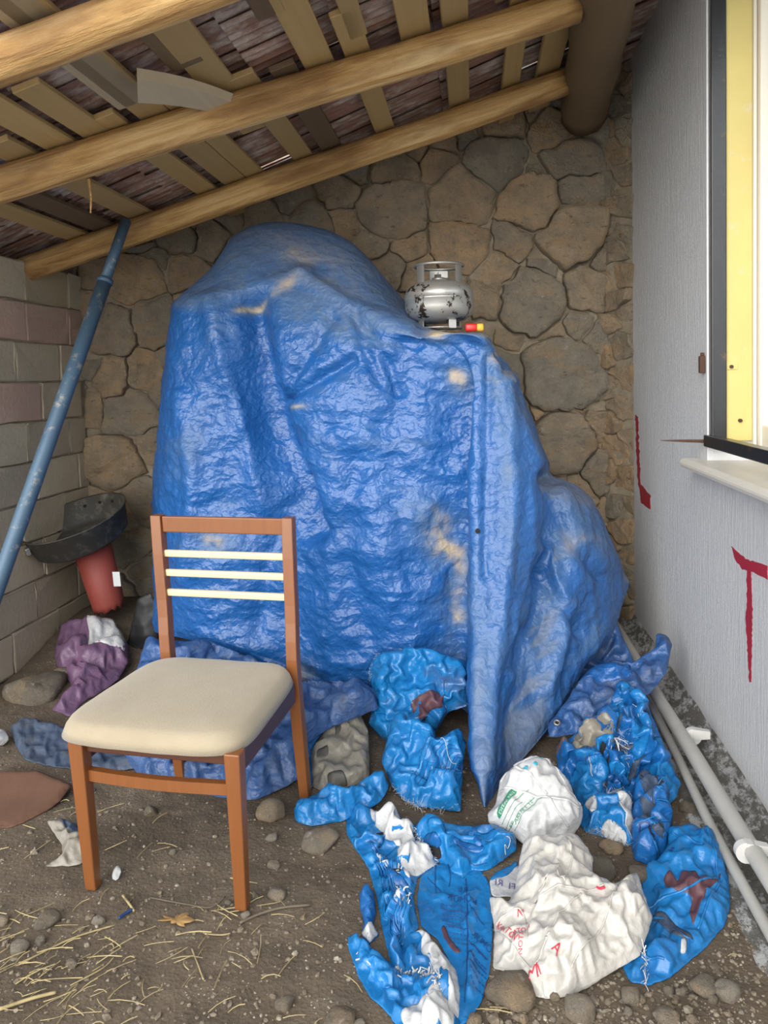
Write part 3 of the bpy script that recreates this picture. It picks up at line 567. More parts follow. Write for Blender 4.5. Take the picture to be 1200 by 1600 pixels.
for s_ in ((690, 840, 34, 55, -.3, 1.0), (705, 950, 30, 60, .1, .7), (712, 590, 30, 26, .3, .8), (690, 525, 30, 12, 0, .6), (405, 468, 48, 7, -.45, 1.0), (330, 850, 38, 18, 0, 1.0), (462, 636, 26, 5, -.1, .8), (470, 1050, 20, 22, 0, .8), (300, 700, 20, 60, .5, .35), (560, 690, 60, 8, .1, .35), (500, 420, 60, 22, .5, .2), (770, 600, 16, 80, -.15, .6), (790, 760, 14, 120, 0, .35), (900, 850, 40, 20, .2, .3), (650, 690, 20, 6, .1, .5), (480, 395, 90, 30, .3, .12), (350, 790, 14, 12, 0, .3)): dust = dust+spot(*s_)*nz
idx = np.arange(420*400).reshape(420, 400)
tarp = empty('tarp_cover', (-.45, 3.3, 0), label='big dusty blue tarpaulin draped over a tall covered heap', cat='tarpaulin')
tl = np.array([-.45, 3.3, 0])
to = mk('sheet', (G2-tl).reshape(-1, 3), np.stack([idx[:-1, :-1], idx[1:, :-1], idx[1:, 1:], idx[:-1, 1:]], -1).reshape(-1, 4), M['tarp'], tarp, True)
at = to.data.attributes.new('dust', 'FLOAT', 'POINT'); at.data.foreach_set('value', np.clip(dust, 0, 1.2).reshape(-1).astype(np.float32))
jj, ii = np.unravel_index(np.argmin((px_-747)**2+(py_-830)**2+1e6*(np.arange(400)[None, :] < 225)), px_.shape)
hp = Vector(G2[jj, ii]-tl); hn = Vector(N[jj, ii]); bm = bmesh.new(); tube(bm, [hp-hn*.002, hp+hn*.004], .010, 12); bmo('torn_hole', bm, M['dark'], tarp, label='small round black hole')

# ------------------------------------------------------------------ gas cylinder and lighter on the covered heap
gc = PY(687, 508, 3.36); gz = PY(687, 516, 3.36)[2]+.004
gas = empty('gas_cylinder', (gc[0], 3.36, gz), .2, label='small battered grey gas cylinder standing on the blue tarp', cat='gas cylinder')
R_ = .155; bm = bmesh.new()
lathe(bm, [(0, .028), (.07, .029), (.115, .040), (.145, .062), (R_, .095), (R_, .128), (R_+.0025, .130), (R_+.0025, .136), (R_, .138), (R_, .155), (.147, .178), (.125, .200), (.09, .213), (.05, .219), (0, .221)], 56); bmo('body', bm, M['steel'], gas, True)
bm = bmesh.new(); lathe(bm, [(.098, 0), (.102, 0), (.102, .008), (.098, .008), (.098, 0)], 40); bmo('foot_ring', bm, M['steelp'], gas, True)
for k in range(4):
    a = k*math.pi/2+.45; c, s = math.cos(a), math.sin(a); bm = boxbm(-.018, .018, -.003, .003, 0, .046); bmesh.ops.transform(bm, matrix=Matrix.Translation((c*.1, s*.1, 0)) @ Matrix.Rotation(a+math.pi/2, 4, 'Z'), verts=bm.verts); bmo('foot', bm, M['clip'] if k == 3 else M['steelp'], gas)
bm = bmesh.new()
ns = 36
tube(bm, [(.108*math.cos(t), .108*math.sin(t), .285) for t in np.linspace(0, 2*math.pi, ns+1)], .0075, 8, False); ring = bmo('guard_ring', bm, M['steelp'], gas, True)
for a in (-.75, 3.7, 1.6):
    bm = bmesh.new(); pr = []
    for q in range(5):
        t = a+(q-2)*.11
        for r in (.106, .111):
            for z in (.196, .285): pr.append((r*math.cos(t), r*math.sin(t), z))
    vs = [bm.verts.new(p) for p in pr]
    for q in range(4):
        o = q*4
        for f in ((o, o+1, o+5, o+4), (o+2, o+6, o+7, o+3), (o, o+4, o+6, o+2), (o+1, o+3, o+7, o+5)): bm.faces.new([vs[i] for i in f])
    bm.faces.new([vs[i] for i in (0, 2, 3, 1)]); bm.faces.new([vs[i] for i in (16, 17, 19, 18)])
    bmo('guard_post', bm, M['steelp'], ring)
bm = bmesh.new(); lathe(bm, [(0, .218), (.032, .218), (.032, .230), (.020, .234), (.020, .246), (0, .246)], 20); neck = bmo('neck', bm, M['steelp'], gas, True)
bm = boxbm(-.004, .04, -.018, .018, .228, .262, .005); bmo('valve', bm, M['clip'], neck)
lp = PY(741, 514, 3.16); lg = empty('lighter', (lp[0], 3.17, PY(741, 518, 3.17)[2]), .1, label='small red and yellow lighter lying beside the gas cylinder', cat='lighter')
bmo('case', boxbm(-.038, .012, -.012, .012, 0, .034, .009, 3), M['lightred'], lg, True); bmo('print_panel', boxbm(.010, .040, -.0125, .0125, .001, .033, .008, 3), M['lightyel'], lg, True)

# ------------------------------------------------------------------ blue pole, grill
a, b = Vector(PY(197, 345, 3.51)), Vector(PX(-14, 945, -2.02)); d = (b-a); bot = a+d*((0-a.z)/d.z)
pole = empty('steel_pole', (bot.x, bot.y, 0), label='worn blue steel pole leaning against the block wall', cat='pole')
bm = bmesh.new(); pr = [(bot+(a-bot)*t)-Vector(pole.location) for t in (0.0, .3, .62, .86)]; tube(bm, pr, .034, 18); bmo('outer_tube', bm, M['pole'], pole, True)
bm = bmesh.new(); tube(bm, [(bot+(a-bot)*t)-Vector(pole.location) for t in (.85, .93, 1.0)], .026, 16); bmo('inner_tube', bm, M['pole'], pole, True)
bm = bmesh.new(); c0 = (bot+(a-bot)*.862)-Vector(pole.location); dn = (a-bot).normalized(); tube(bm, [c0-dn*.012, c0+dn*.012], .038, 18); bmo('collar', bm, M['pole'], pole, True)
gp0, gp1 = Vector(PY(172, 952, 3.72)), Vector(PY(146, 862, 3.68)); ax = (gp1-gp0).normalized()
gr = empty('charcoal_grill', gp0, label='round black charcoal grill pan on a torn red tube stand in the left corner', cat='grill')
L = (gp1-gp0).length; Q = ax.to_track_quat('Z', 'Y').to_matrix().to_4x4()
bm = bmesh.new(); n = 44; r0, r1 = .082, .098
vs0 = [bm.verts.new((r0*math.cos(q*2*math.pi/n), r0*math.sin(q*2*math.pi/n), .028*((q*7 % 11)/11 if q % 4 else 1.3)*(1 if q % 2 else .6))) for q in range(n)]
vs1 = [bm.verts.new((r1*math.cos(q*2*math.pi/n), r1*math.sin(q*2*math.pi/n), L+.04)) for q in range(n)]
vsm = [bm.verts.new((.084*math.cos(q*2*math.pi/n), .084*math.sin(q*2*math.pi/n), .045)) for q in range(n)]
for va, vb in ((vs0, vsm), (vsm, vs1)):
    for q in range(n): bm.faces.new((va[q], va[(q+1) % n], vb[(q+1) % n], vb[q]))
bmesh.ops.transform(bm, matrix=Q, verts=bm.verts); o = stand = bmo('red_stand', bm, M['red'], gr, True, label='torn red metal tube'); sm = o.modifiers.new('thick', 'SOLIDIFY'); sm.thickness = .003
pc = Vector(PY(128, 838, 3.66))-gp0
T = Matrix.Translation(pc) @ Matrix.Rotation(math.radians(-11), 4, 'Y') @ Matrix.Rotation(math.radians(17), 4, 'X')
bm = bmesh.new(); lathe(bm, [(0, -.02), (.20, -.02), (.235, .0), (.262, .115), (.272, .118), (.272, .112), (.266, .108), (.24, -.012), (.21, -.032), (0, -.032)], 52)
bmesh.ops.transform(bm, matrix=T, verts=bm.verts); pan = bmo('pan', bm, M['blackm'], gr, True)
for t in (1.15, 1.5, 1.85):
    bm = bmesh.new(); p = Vector((.252*math.cos(t), .252*math.sin(t), .075)); nn = Vector((math.cos(t), math.sin(t), -.2)); tube(bm, [p-nn*.004, p+nn*.012], .009, 10); bmesh.ops.transform(bm, matrix=T, verts=bm.verts); bmo('air_hole', bm, M['dark'], pan)
for t in (3.55, 3.95):
    bm = boxbm(-.012, .012, -.022, .022, -.01, .03, .005); bmesh.ops.transform(bm, matrix=T @ Matrix.Translation((.268*math.cos(t), .268*math.sin(t), .05)) @ Matrix.Rotation(t, 4, 'Z'), verts=bm.verts); bmo('handle_bracket', bm, M['steelp'], pan)
bm = bmesh.new(); tp = Vector(PY(182, 905, 3.60))-gp0; hexa(bm, [tp+Vector(k) for k in ((-.016, 0, -.038), (.018, .01, -.04), (.018, .014, -.04), (-.016, .004, -.038), (-.022, 0, .038), (.012, .01, .036), (.012, .014, .036), (-.022, .004, .038))]); bmo('sticker_tag', bm, M['tag'], stand, label='white paper tag')

# ------------------------------------------------------------------ CHAIR
ch = empty('dining_chair', (-.857, 2.19, 0.0), math.radians(-5), label='brown wooden dining chair with cream slats and worn cream seat', cat='chair')
def post(name, path, mat, parent, bev=.004, **k):     # path: (x, y, z, half width x, half width y)
    bm = bmesh.new(); rings = [[bm.verts.new((x+sx*wx, y+sy*wy, z)) for sx, sy in ((-1, -1), (1, -1), (1, 1), (-1, 1))] for x, y, z, wx, wy in path]
    for A_, B_ in zip(rings, rings[1:]):
        for q in range(4): bm.faces.new((A_[q], A_[(q+1) % 4], B_[(q+1) % 4], B_[q]))
    bm.faces.new(rings[0][::-1]); bm.faces.new(rings[-1])
    if bev:
        bmesh.ops.recalc_face_normals(bm, faces=bm.faces)
        es = [e for e in bm.edges if not all(abs(f.normal.dot(e.link_faces[0].normal)) > .95 for f in e.link_faces)]
        bmesh.ops.bevel(bm, geom=es, offset=bev, segments=2, affect='EDGES', profile=.5)
    return bmo(name, bm, M[mat], parent, False, **k)
for s in (-1, 1):
    post('leg', [(s*.229, -.270, .0, .017, .016), (s*.238, -.272, .44, .023, .022)], 'wood', ch)
    path = []
    for z, y in ((0, .280), (.1, .270), (.22, .260), (.36, .250), (.44, .246), (.50, .247), (.56, .253), (.62, .262), (.68, .268), (.74, .272), (.84, .280), (.975, .294)):
        path.append((s*.232-(.030*max(0, z-.44)/.53 if s < 0 else 0), y, z, .0195 if z > .2 else .0165+.003*z/.2, .021))
    post('leg', path, 'wood', ch, .003)
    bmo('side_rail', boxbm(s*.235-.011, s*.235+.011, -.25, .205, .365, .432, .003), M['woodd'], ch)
bmo('top_rail', boxbm(-.240, .215, .279, .301, .915, .972, .004), M['wood'], ch)
for z in (.703, .772, .840):
    y = .269+(z-.7)*.09
    o = bmo('slat', boxbm(-.238, .216, y-.009, y+.009, z-.0125, z+.0125, .005, 3), M['cream'], ch, True, label='cream painted slat')
bm = bmesh.new(); rings = []
for i in range(13):
    t = i/12; x = -.218+.436*t; z = .330+.012*math.sin(t*math.pi)*0; y = -.262-.012*math.sin(t*math.pi)
    rings.append([bm.verts.new((x, y+a_, z+b_)) for a_, b_ in ((-.011, -.016), (.011, -.016), (.011, .016), (-.011, .016))])
for A_, B_ in zip(rings, rings[1:]):
    for q in range(4): bm.faces.new((A_[q], A_[(q+1) % 4], B_[(q+1) % 4], B_[q]))
bm.faces.new(rings[0][::-1]); bm.faces.new(rings[-1]); bmo('stretcher', bm, M['wood'], ch)
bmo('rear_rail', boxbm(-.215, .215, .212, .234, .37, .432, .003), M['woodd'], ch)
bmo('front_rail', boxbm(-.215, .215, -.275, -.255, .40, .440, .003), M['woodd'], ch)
n = 64; V = []
for layer in (0, 1):
    for j in range(n+1):
        for i in range(n+1):
            u, v = 2*i/n-1, 2*j/n-1
            k = (1-.5*abs(v)**6*abs(u)**3*.0); a_ = abs(u)**6+abs(v)**6; rr = max(abs(u), abs(v)); sc = rr/(a_**(1/6)) if a_ > 1e-9 else 1
            uu, vv = u*sc, v*sc; wd = .280-.026*(vv+1)/2; x = uu*(wd+(.036 if uu < 0 else 0)*1.0)-.010*(1-vv)/2; y = -.022+vv*.282+(.012*(1-uu*uu) if vv < 0 else 0)*vv
            e = max(0, 1-rr**5)
            z = .442 if layer == 0 else .442+.022*min(1, e*3)+.036*math.sqrt(max(0, 1-rr**7))*1.0-.006*rr*rr
            if layer: z += .0025*float(pn(np.array([x*9, y*9, 1.1])))
            if layer == 0: x *= .97; y = -.022+(y+.022)*.97; z -= .006*(1-vv)/2*(1-uu*uu)
            V.append((x, y, z))
m_ = (n+1)**2; Fc = []
for j in range(n):
    for i in range(n): q = j*(n+1)+i; Fc += [(q, q+n+1, q+n+2, q+1), (m_+q, m_+q+1, m_+q+n+2, m_+q+n+1)]
bd = [i for i in range(n+1)]+[j*(n+1)+n for j in range(1, n+1)]+[n*(n+1)+i for i in range(n-1, -1, -1)]+[j*(n+1) for j in range(n-1, 0, -1)]
for a_, b_ in zip(bd, bd[1:]+bd[:1]): Fc.append((a_, b_, b_+m_, a_+m_))
mk('seat', V, Fc, M['fabric'], ch, True)
SH = Matrix(((1, 0, -.044, 0), (0, 1, 0, 0), (0, 0, 1, 0), (0, 0, 0, 1)))     # the old chair leans a little to its left
for o in ch.children: o.data.transform(SH)

# ------------------------------------------------------------------ crumpled sacks and sheets
def inside(P, poly):
    x, y = P[:, 0], P[:, 1]; r = np.zeros(len(P), bool)
    for (x1, y1), (x2, y2) in zip(poly, np.roll(poly, -1, 0)):
        c = ((y1 > y) != (y2 > y)) & (x < (x2-x1)*(y-y1)/(y2-y1+1e-12)+x1); r ^= c
    return r
def edist(P, poly):
    d = np.full(len(P), 1e9)
    for a_, b_ in zip(poly, np.roll(poly, -1, 0)):
        ab = b_-a_; t = np.clip(((P-a_)@ab)/(ab@ab+1e-9), 0, 1); d = np.minimum(d, np.linalg.norm(P-a_-t[:, None]*ab, axis=1))
    return d
def rough_outline(poly, st, amp, seed):
    Q = []
    for a_, b_ in zip(poly, np.roll(poly, -1, 0)):
        L = np.linalg.norm(b_-a_); n = max(1, int(L/st)); Q += [a_+(b_-a_)*k/n for k in range(n)]
    Q = np.array(Q); S = .25*np.roll(Q, 1, 0)+.5*Q+.25*np.roll(Q, -1, 0)
    nz = np.stack([pn(np.stack([S[:, 0]*.11, S[:, 1]*.11, S[:, 0]*0+seed+k*9.1], -1)) for k in (0, 1)], -1)
    return S+nz*amp
def triang(poly, st):
    lo, hi = poly.min(0), poly.max(0); g = np.stack(np.meshgrid(np.arange(lo[0], hi[0], st), np.arange(lo[1], hi[1], st*.9)), -1)
    g[1::2, :, 0] += st/2; g = g.reshape(-1, 2)+rng.uniform(-.15, .15, (g.size//2, 2))*st
    g = g[inside(g, poly)]; g = g[edist(g, poly) > st*.55] if len(g) else g
    pts = np.concatenate([poly, g]); n = len(poly)
    r = delaunay_2d_cdt([Vector(p) for p in pts], [(i, (i+1) % n) for i in range(n)], [list(range(n))], 1, 1e-4)
    return np.array([tuple(v) for v in r[0]]), [tuple(f) for f in r[2]]
class Sack:
    def __init__(s, poly, yb, yt, bulge=.05, round_=.07, amp=.02, scale=.09, thick=.04, seed=0, slack=.16, pyb=None, pyt=None):
        s.poly = np.array(poly, float); s.pyb = pyb or s.poly[:, 1].max(); s.pyt = pyt or s.poly[:, 1].min(); s.yb, s.yt = yb, yt
        s.bulge, s.round, s.amp, s.scale, s.thick, s.seed, s.slack, s.sim = bulge, round_, amp, scale, thick, seed, slack, None
        s.out = rough_outline(s.poly, 4.5, 2.2, seed)
        c = s.poly.mean(0); a_ = PY(c[0], s.pyb, yb); b_ = PY(c[0], s.pyt, yt); up_ = (b_-a_)/np.linalg.norm(b_-a_)
        n = np.cross(_r, up_); s.n = n/np.linalg.norm(n)
    def base(s, P): return PYv(P[:, 0], P[:, 1], s.yb+(s.pyb-P[:, 1])/(s.pyb-s.pyt)*(s.yt-s.yb))
    def prof(s, P):
        d = edist(P, s.out)*(s.yb+s.yt)/2/FPX; ins = inside(P, s.out); t = np.clip(d/s.round, 0, 1)*ins; return t*(2-t)
    def surf(s, P, lift=0.0):
        if s.sim is not None:
            bv, X0, Xs, TT = s.sim; R_ = np.zeros((len(P), 3))
            for q, p in enumerate(P):
                co, _, fi, _ = bv.find_nearest(Vector((p[0], p[1], 0))); f = TT[fi]; A_ = X0[list(f)]; v0, v1, v2 = A_[1]-A_[0], A_[2]-A_[0], np.array(co[:2])-A_[0]; dn_ = v0[0]*v1[1]-v0[1]*v1[0]+1e-12; u_ = (v2[0]*v1[1]-v2[1]*v1[0])/dn_; w_ = (v0[0]*v2[1]-v0[1]*v2[0])/dn_
                R_[q] = Xs[f[0]]*(1-u_-w_)+Xs[f[1]]*u_+Xs[f[2]]*w_
            return R_+s.n*lift
        W_ = s.base(P); pr = s.prof(P); c = 1.4*crumple(W_+s.seed*3.7, s.scale*1.5)+.6*crumple(W_+s.seed*1.7+9, s.scale*.65)+.12*crumple(W_+s.seed*.7+4, s.scale*.3)
        h = pr*s.bulge*(.75+.5*pn(W_*7+s.seed))+s.amp*c*np.minimum(1, .25+pr*1.2); W_ = W_+s.n*(h+lift)[:, None]
        W_[:, 2] = np.maximum(W_[:, 2], floor_h(W_[:, 0], W_[:, 1])+.004+lift); return W_
    def build(s, name, mat, label, cat, group=None, st=2.7, dust=0.0, parts=True):
        P, T_ = triang(s.out, st); Fr = s.surf(P); pr = s.prof(P)
        Pc, Tc = triang(s.out[::3], st*3.3); Fc_ = s.surf(Pc); E_, B_ = tri_edges(Tc); prc = s.prof(Pc); bd_ = np.arange(len(Pc)) < len(s.out[::3])
        Cc = buckle(Fc_, E_, B_, bd_, s.slack*1.6, 110, .05, zmin=floor_h(Fc_[:, 0], Fc_[:, 1])+.004)
        bv = BVHTree.FromPolygons([(p[0], p[1], 0) for p in Pc], Tc); s.sim = (bv, Pc, Cc-Fc_, Tc); mv = s.surf(P)*np.minimum(1, pr*2.5)[:, None]; s.sim = None; Fr = Fr+mv
        E_, B_ = tri_edges(T_); pin = pr < 1e-4; zf = floor_h(Fr[:, 0], Fr[:, 1])+.004; Fr = buckle(Fr, E_, B_, pin, s.slack*.12, 14, .3, zmin=zf)
        s.sim = (BVHTree.FromPolygons([(p[0], p[1], 0) for p in P], T_), P, Fr, T_)
        Bk = s.base(P)-s.n*(pr*s.thick+.002)[:, None]
        Bk[:, 2] = np.maximum(Bk[:, 2], floor_h(Bk[:, 0], Bk[:, 1])+.002); Bk[:, 2] = np.minimum(Bk[:, 2], Fr[:, 2]-.0005) if s.n[2] > .75 else Bk[:, 2]
        o3 = Fr.mean(0); o3[2] = min(Fr[:, 2].min(), Bk[:, 2].min()); k = len(P)
        # orientation
        a_, b_, c_ = (Fr[T_[0][j]] for j in range(3)); fl = np.dot(np.cross(b_-a_, c_-a_), s.n) < 0
        T_ = [f[::-1] for f in T_] if fl else T_
        cnt = {}
        for f in T_:
            for q in range(len(f)): e = (f[q], f[(q+1) % len(f)]); cnt[e] = 1
        rim = [e for e in cnt if (e[1], e[0]) not in cnt]
        Fc = list(T_)+[tuple(q+k for q in f[::-1]) for f in T_]+[(e[1], e[0], e[0]+k, e[1]+k) for e in rim]
        s.root = empty(name, o3, label=label, cat=cat, group=group); s.o3 = o3
        s.body = mk('sack_body' if 'sack' in name or 'bag' in name else 'sheet', np.concatenate([Fr, Bk])-o3, Fc, M[mat], s.root, True)
        if dust:
            at = s.body.data.attributes.new('dust', 'FLOAT', 'POINT'); at.data.foreach_set('value', np.full(2*k, dust, np.float32))
        return s
    def patch(s, name, poly, mat, lift=.003, st=3.0, amp=.0, seed=1, label=None, rough=1.2):
        out = rough_outline(np.array(poly, float), 4.0, rough, seed+.5); P, T_ = triang(out, st); d = edist(P, out)*2/FPX
        ex = np.minimum(d/.02, 1)*(lift+amp*np.abs(fbm(s.base(P)*18+seed, 2)))
        Fr = s.surf(P)+s.n*(ex+.0015)[:, None]; Bk = s.surf(P)-s.n*.003; k = len(P)
        a_, b_, c_ = (Fr[T_[0][j]] for j in range(3)); T_ = [f[::-1] for f in T_] if np.dot(np.cross(b_-a_, c_-a_), s.n) < 0 else T_
        cnt = {(f[q], f[(q+1) % len(f)]) for f in T_ for q in range(len(f))}; rim = [e for e in cnt if (e[1], e[0]) not in cnt]
        return mk(name, np.concatenate([Fr, Bk])-s.o3, list(T_)+[tuple(q+k for q in f[::-1]) for f in T_]+[(e[1], e[0], e[0]+k, e[1]+k) for e in rim], M[mat], s.root, True, label=label)
    def line(s, name, pts, r, mat, label=None, lift=.002):
        Q = catmull(np.array(pts, float), max(8, len(pts)*8)); W_ = s.surf(Q, lift)-s.o3; bm = bmesh.new(); tube(bm, [Vector(w) for w in W_], r, 5); return bmo(name, bm, M[mat], s.root, True, label=label)
    def text(s, txt, at, ang, size, mat, name='lettering', mirror=False, lift=.0022, shear=0):
        cu = bpy.data.curves.new('txt', 'FONT'); cu.body = txt; cu.size = 1; cu.resolution_u = 2; o = bpy.data.objects.new('txt', cu); COL.objects.link(o)
        m = bpy.data.meshes.new_from_object(o.evaluated_get(bpy.context.evaluated_depsgraph_get())); bpy.data.objects.remove(o)
        bm = bmesh.new(); bm.from_mesh(m); bmesh.ops.triangulate(bm, faces=bm.faces); bmesh.ops.subdivide_edges(bm, edges=[e for e in bm.edges if e.calc_length() > .25], cuts=2); bmesh.ops.triangulate(bm, faces=bm.faces)
        co = np.array([v.co[:2] for v in bm.verts]); fs = [[v.index for v in f.verts] for f in bm.faces]; bm.free(); bpy.data.meshes.remove(m)
        if mirror: co[:, 0] = co[:, 0].max()-co[:, 0]
        c, q = math.cos(ang), math.sin(ang); P = np.stack([at[0]+size*(co[:, 0]*c+co[:, 1]*q), at[1]+size*(co[:, 0]*q-co[:, 1]*c)], -1)
        return mk(name, s.surf(P, lift)-s.o3, fs, M[mat], s.root)
    def fray(s, pts, n, ln=.03, mat='white', r=.0005, label='white frayed threads', sp=4):
        Q = catmull(np.array(pts, float), n)+rng.normal(size=(n, 2))*sp*.5; W_ = s.surf(Q, .001)-s.o3; bm = bmesh.new()
        for w in W_[::2]:
            d = rng.normal(size=3); d = d/np.linalg.norm(d)+s.n*.5; k = rng.normal(size=3)*.4; L_ = ln*random.uniform(.25, .8); p = [Vector(w+d*L_*t+k*L_*t*t+np.array([0, 0, -.3*L_*t*t])) for t in (0, .33, .66, 1)]
            tube(bm, p, r*random.uniform(.7, 1.6), 3, False)
        return bmo('frayed_threads', bm, M[mat], s.root, False, label=label, kind='stuff')
def strips(s, n, mats, seed, ln=(25, 55), wd=(5, 11), lift=.012, name='torn_strip'):
    rs = random.Random(seed); lo, hi = s.poly.min(0), s.poly.max(0); k = 0
    while k < n:
        c = np.array([rs.uniform(lo[0], hi[0]), rs.uniform(lo[1], hi[1])])
        a = rs.uniform(0, math.pi); d = np.array([math.cos(a), math.sin(a)]); e = np.array([-d[1], d[0]]); L_, w_ = rs.uniform(*ln)/2, rs.uniform(*wd)/2; b = rs.uniform(-.3, .3)*L_
        q = [c-d*L_+e*w_*.6, c-d*L_*.3+e*(w_+b*.4), c+d*L_*.5+e*(w_+b*.4), c+d*L_+e*w_*.3, c+d*L_-e*w_*.5, c+d*L_*.2-e*(w_-b*.5), c-d*L_-e*w_*.7]
        if not inside(np.array(q), s.out).all(): rs.random(); k += .02; continue
        s.patch(name, q, mats[int(k) % len(mats)], lift, amp=lift*.8, seed=int(k)+seed, rough=1.5); k = int(k)+1
gY = lambda py, px=640: PZ(px, py)[1]
S = {}
def sack(key, name, poly, mat, label, cat, yb, yt, group=None, st=2.7, dust=0, **k):
    S[key] = Sack(poly, yb, yt, seed=len(S)+1, **k).build(name, mat, label, cat, group, st, dust); return S[key]
# dusty tarps lying under and behind
sack('ground', 'ground_tarp', [(228, 1000), (330, 1000), (470, 1062), (560, 1062), (590, 1072), (590, 1108), (520, 1135), (482, 1160), (470, 1215), (400, 1250), (340, 1245), (230, 1225), (195, 1185), (200, 1110), (212, 1050)], 'tarp2', 'crumpled dusty blue tarp lying on the ground behind the chair', 'tarpaulin', gY(1250, 340), 3.12, slack=0.12, bulge=.05, amp=.045, scale=.16, thick=.05, st=4, dust=.25)
sack('inner', 'inner_tarp', [(960, 965), (992, 1036), (940, 1060), (890, 1120), (868, 1180), (800, 1235), (770, 1225), (800, 1120), (870, 1010)], 'tarp2', 'shaded blue tarp layer hanging under the raised hem of the big cover', 'tarpaulin', 2.86, 3.5, bulge=.01, amp=.03, scale=.14, thick=.01, st=4, dust=.1)
s = sack('flap', 'grommet_tarp', [(925, 1042), (960, 1030), (988, 1035), (1024, 1013), (1026, 988), (1043, 992), (1050, 1006), (1042, 1051), (1012, 1086), (985, 1092), (955, 1120), (931, 1132), (907, 1144), (874, 1150), (858, 1152), (856, 1132), (882, 1099), (903, 1066)], 'tarp2', 'dusty blue tarp corner with a metal eyelet folded against the white wall', 'tarpaulin', 2.74, 3.18, slack=0.08, bulge=.03, amp=.022, scale=.11, thick=.03, dust=.22)
s.patch('hem_band', [(929, 1038), (986, 1036), (986, 1060), (966, 1066), (912, 1062)], 'tarp', .006, label='brighter folded hem')
p = Vector(s.surf(np.array([[869., 1136.]]), .004)[0]-s.o3); bm = bmesh.new(); nv = Vector(s.n); a1 = nv.orthogonal().normalized(); b1 = nv.cross(a1)
tube(bm, [p+(a1*math.cos(t)+b1*math.sin(t))*.010 for t in np.linspace(0, 2*math.pi, 19)], .0035, 6, False); bmo('eyelet', bm, M['steelp'], s.root, True, label='metal eyelet')
bm = bmesh.new(); tube(bm, [p-nv*.006, p-nv*.0005], .0085, 12); bmo('eyelet_hole', bm, M['dark'], s.root)
# left heap of blue sacks
s = sack('A', 'blue_sack', [(577, 1040), (590, 1022), (632, 1013), (680, 1016), (728, 1034), (732, 1103), (700, 1112), (682, 1144), (640, 1150), (608, 1164), (575, 1130), (584, 1100), (579, 1060)], 'sackb', 'torn blue sack propped against the tarp, uppermost of the left heap', 'sack', 2.80, 2.99, bulge=.06, amp=.026, scale=.10, thick=.04)
s.patch('brown_print', [(640, 1100), (668, 1085), (692, 1080), (695, 1105), (672, 1112), (660, 1135), (645, 1120)], 'brownp', .002, label='dark brown print'); s.fray([(577, 1040), (590, 1022), (632, 1013), (680, 1016)], 50, .02); s.fray([(577, 1045), (580, 1060)], 25, .02)
strips(s, 7, ('sackb', 'sack'), 12, (30, 60), (10, 22), .008, 'crumpled_fold'); s.fray([(690, 1112), (715, 1108), (731, 1100)], 20, .012)
s = sack('gp', 'grey_plastic_sheet', [(485, 1172), (509, 1139), (545, 1120), (562, 1113), (575, 1139), (578, 1211), (560, 1226), (530, 1232), (503, 1240), (488, 1232)], 'greyp', 'translucent grey plastic sheet crumpled between chair leg and blue sacks', 'plastic sheet', gY(1238, 530), 2.86, slack=0.06, bulge=.04, amp=.014, scale=.12, thick=.03)
for q in ([(525, 1145), (535, 1132), (533, 1150), (524, 1158)], [(497, 1185), (514, 1176), (515, 1188), (498, 1196)], [(512, 1222), (535, 1215), (545, 1230), (513, 1234)]): s.patch('torn_hole', q, 'holeg', .0, rough=.8)  # darker grey translucent patches of the sheet
s = sack('S0', 'blue_strip', [(478, 1124), (498, 1122), (508, 1136), (486, 1172), (490, 1236), (478, 1252), (466, 1240), (470, 1180)], 'sackd', 'narrow blue sack scrap standing beside the rear chair leg', 'sack', gY(1250, 475)+.04, 2.80, bulge=.03, amp=.012, scale=.07, thick=.02); s.fray([(480, 1124), (498, 1124), (506, 1136)], 30, .015)
s = sack('B', 'blue_sack', [(612, 1128), (628, 1119), (655, 1138), (682, 1152), (697, 1146), (719, 1141), (728, 1160), (724, 1190), (720, 1268), (698, 1266), (650, 1259), (632, 1250), (611, 1226), (596, 1190), (603, 1160)], 'sack', 'blue sack with dark printed lines and frayed hem below the uppermost sack', 'sack', gY(1268, 660), 2.74, bulge=.07, amp=.026, scale=.09, thick=.05)
for k in range(15):
    x = 640+k*6; s.line('printed_line', [(x, 1238-abs(k-6)*1.0), (min(x+26, 719), 1185+k*1.5), (min(x+44, 722), 1172+k*3)], .0009, 'ink', lift=.001)
s.fray([(611, 1226), (632, 1250), (650, 1259), (675, 1262), (715, 1266)], 150, .028); s.fray([(640, 1262), (645, 1275)], 40, .03)
s.patch('blue_fold', [(614, 1130), (628, 1120), (680, 1153), (676, 1172), (640, 1164), (610, 1165)], 'sack', .012, label='bright folded flap')
s.line('loose_thread', [(683, 1172), (694, 1182), (703, 1200), (711, 1206)], .0012, 'white')
s = sack('C', 'blue_sack', [(458, 1262), (470, 1252), (485, 1243), (524, 1237), (545, 1246), (560, 1224), (580, 1214), (598, 1212), (608, 1226), (596, 1250), (580, 1262), (560, 1268), (542, 1280), (510, 1288), (482, 1293), (461, 1285)], 'sack', 'small rolled blue sack end on the dirt behind the chair leg', 'sack', gY(1293, 500), 2.50, bulge=.06, amp=.022, scale=.07, thick=.04)
s = sack('D', 'blue_sack', [(545, 1258), (575, 1262), (607, 1279), (641, 1292), (657, 1321), (687, 1364), (652, 1391), (646, 1423), (655, 1465), (628, 1487), (635, 1521), (615, 1526), (601, 1481), (591, 1433), (577, 1380), (551, 1337), (541, 1316), (542, 1284)], 'sack', 'long shredded blue sack with white lining twisted along the left of the heap', 'sack', gY(1524, 600), 2.40, slack=.22, bulge=.06, amp=.034, scale=.075, thick=.05)
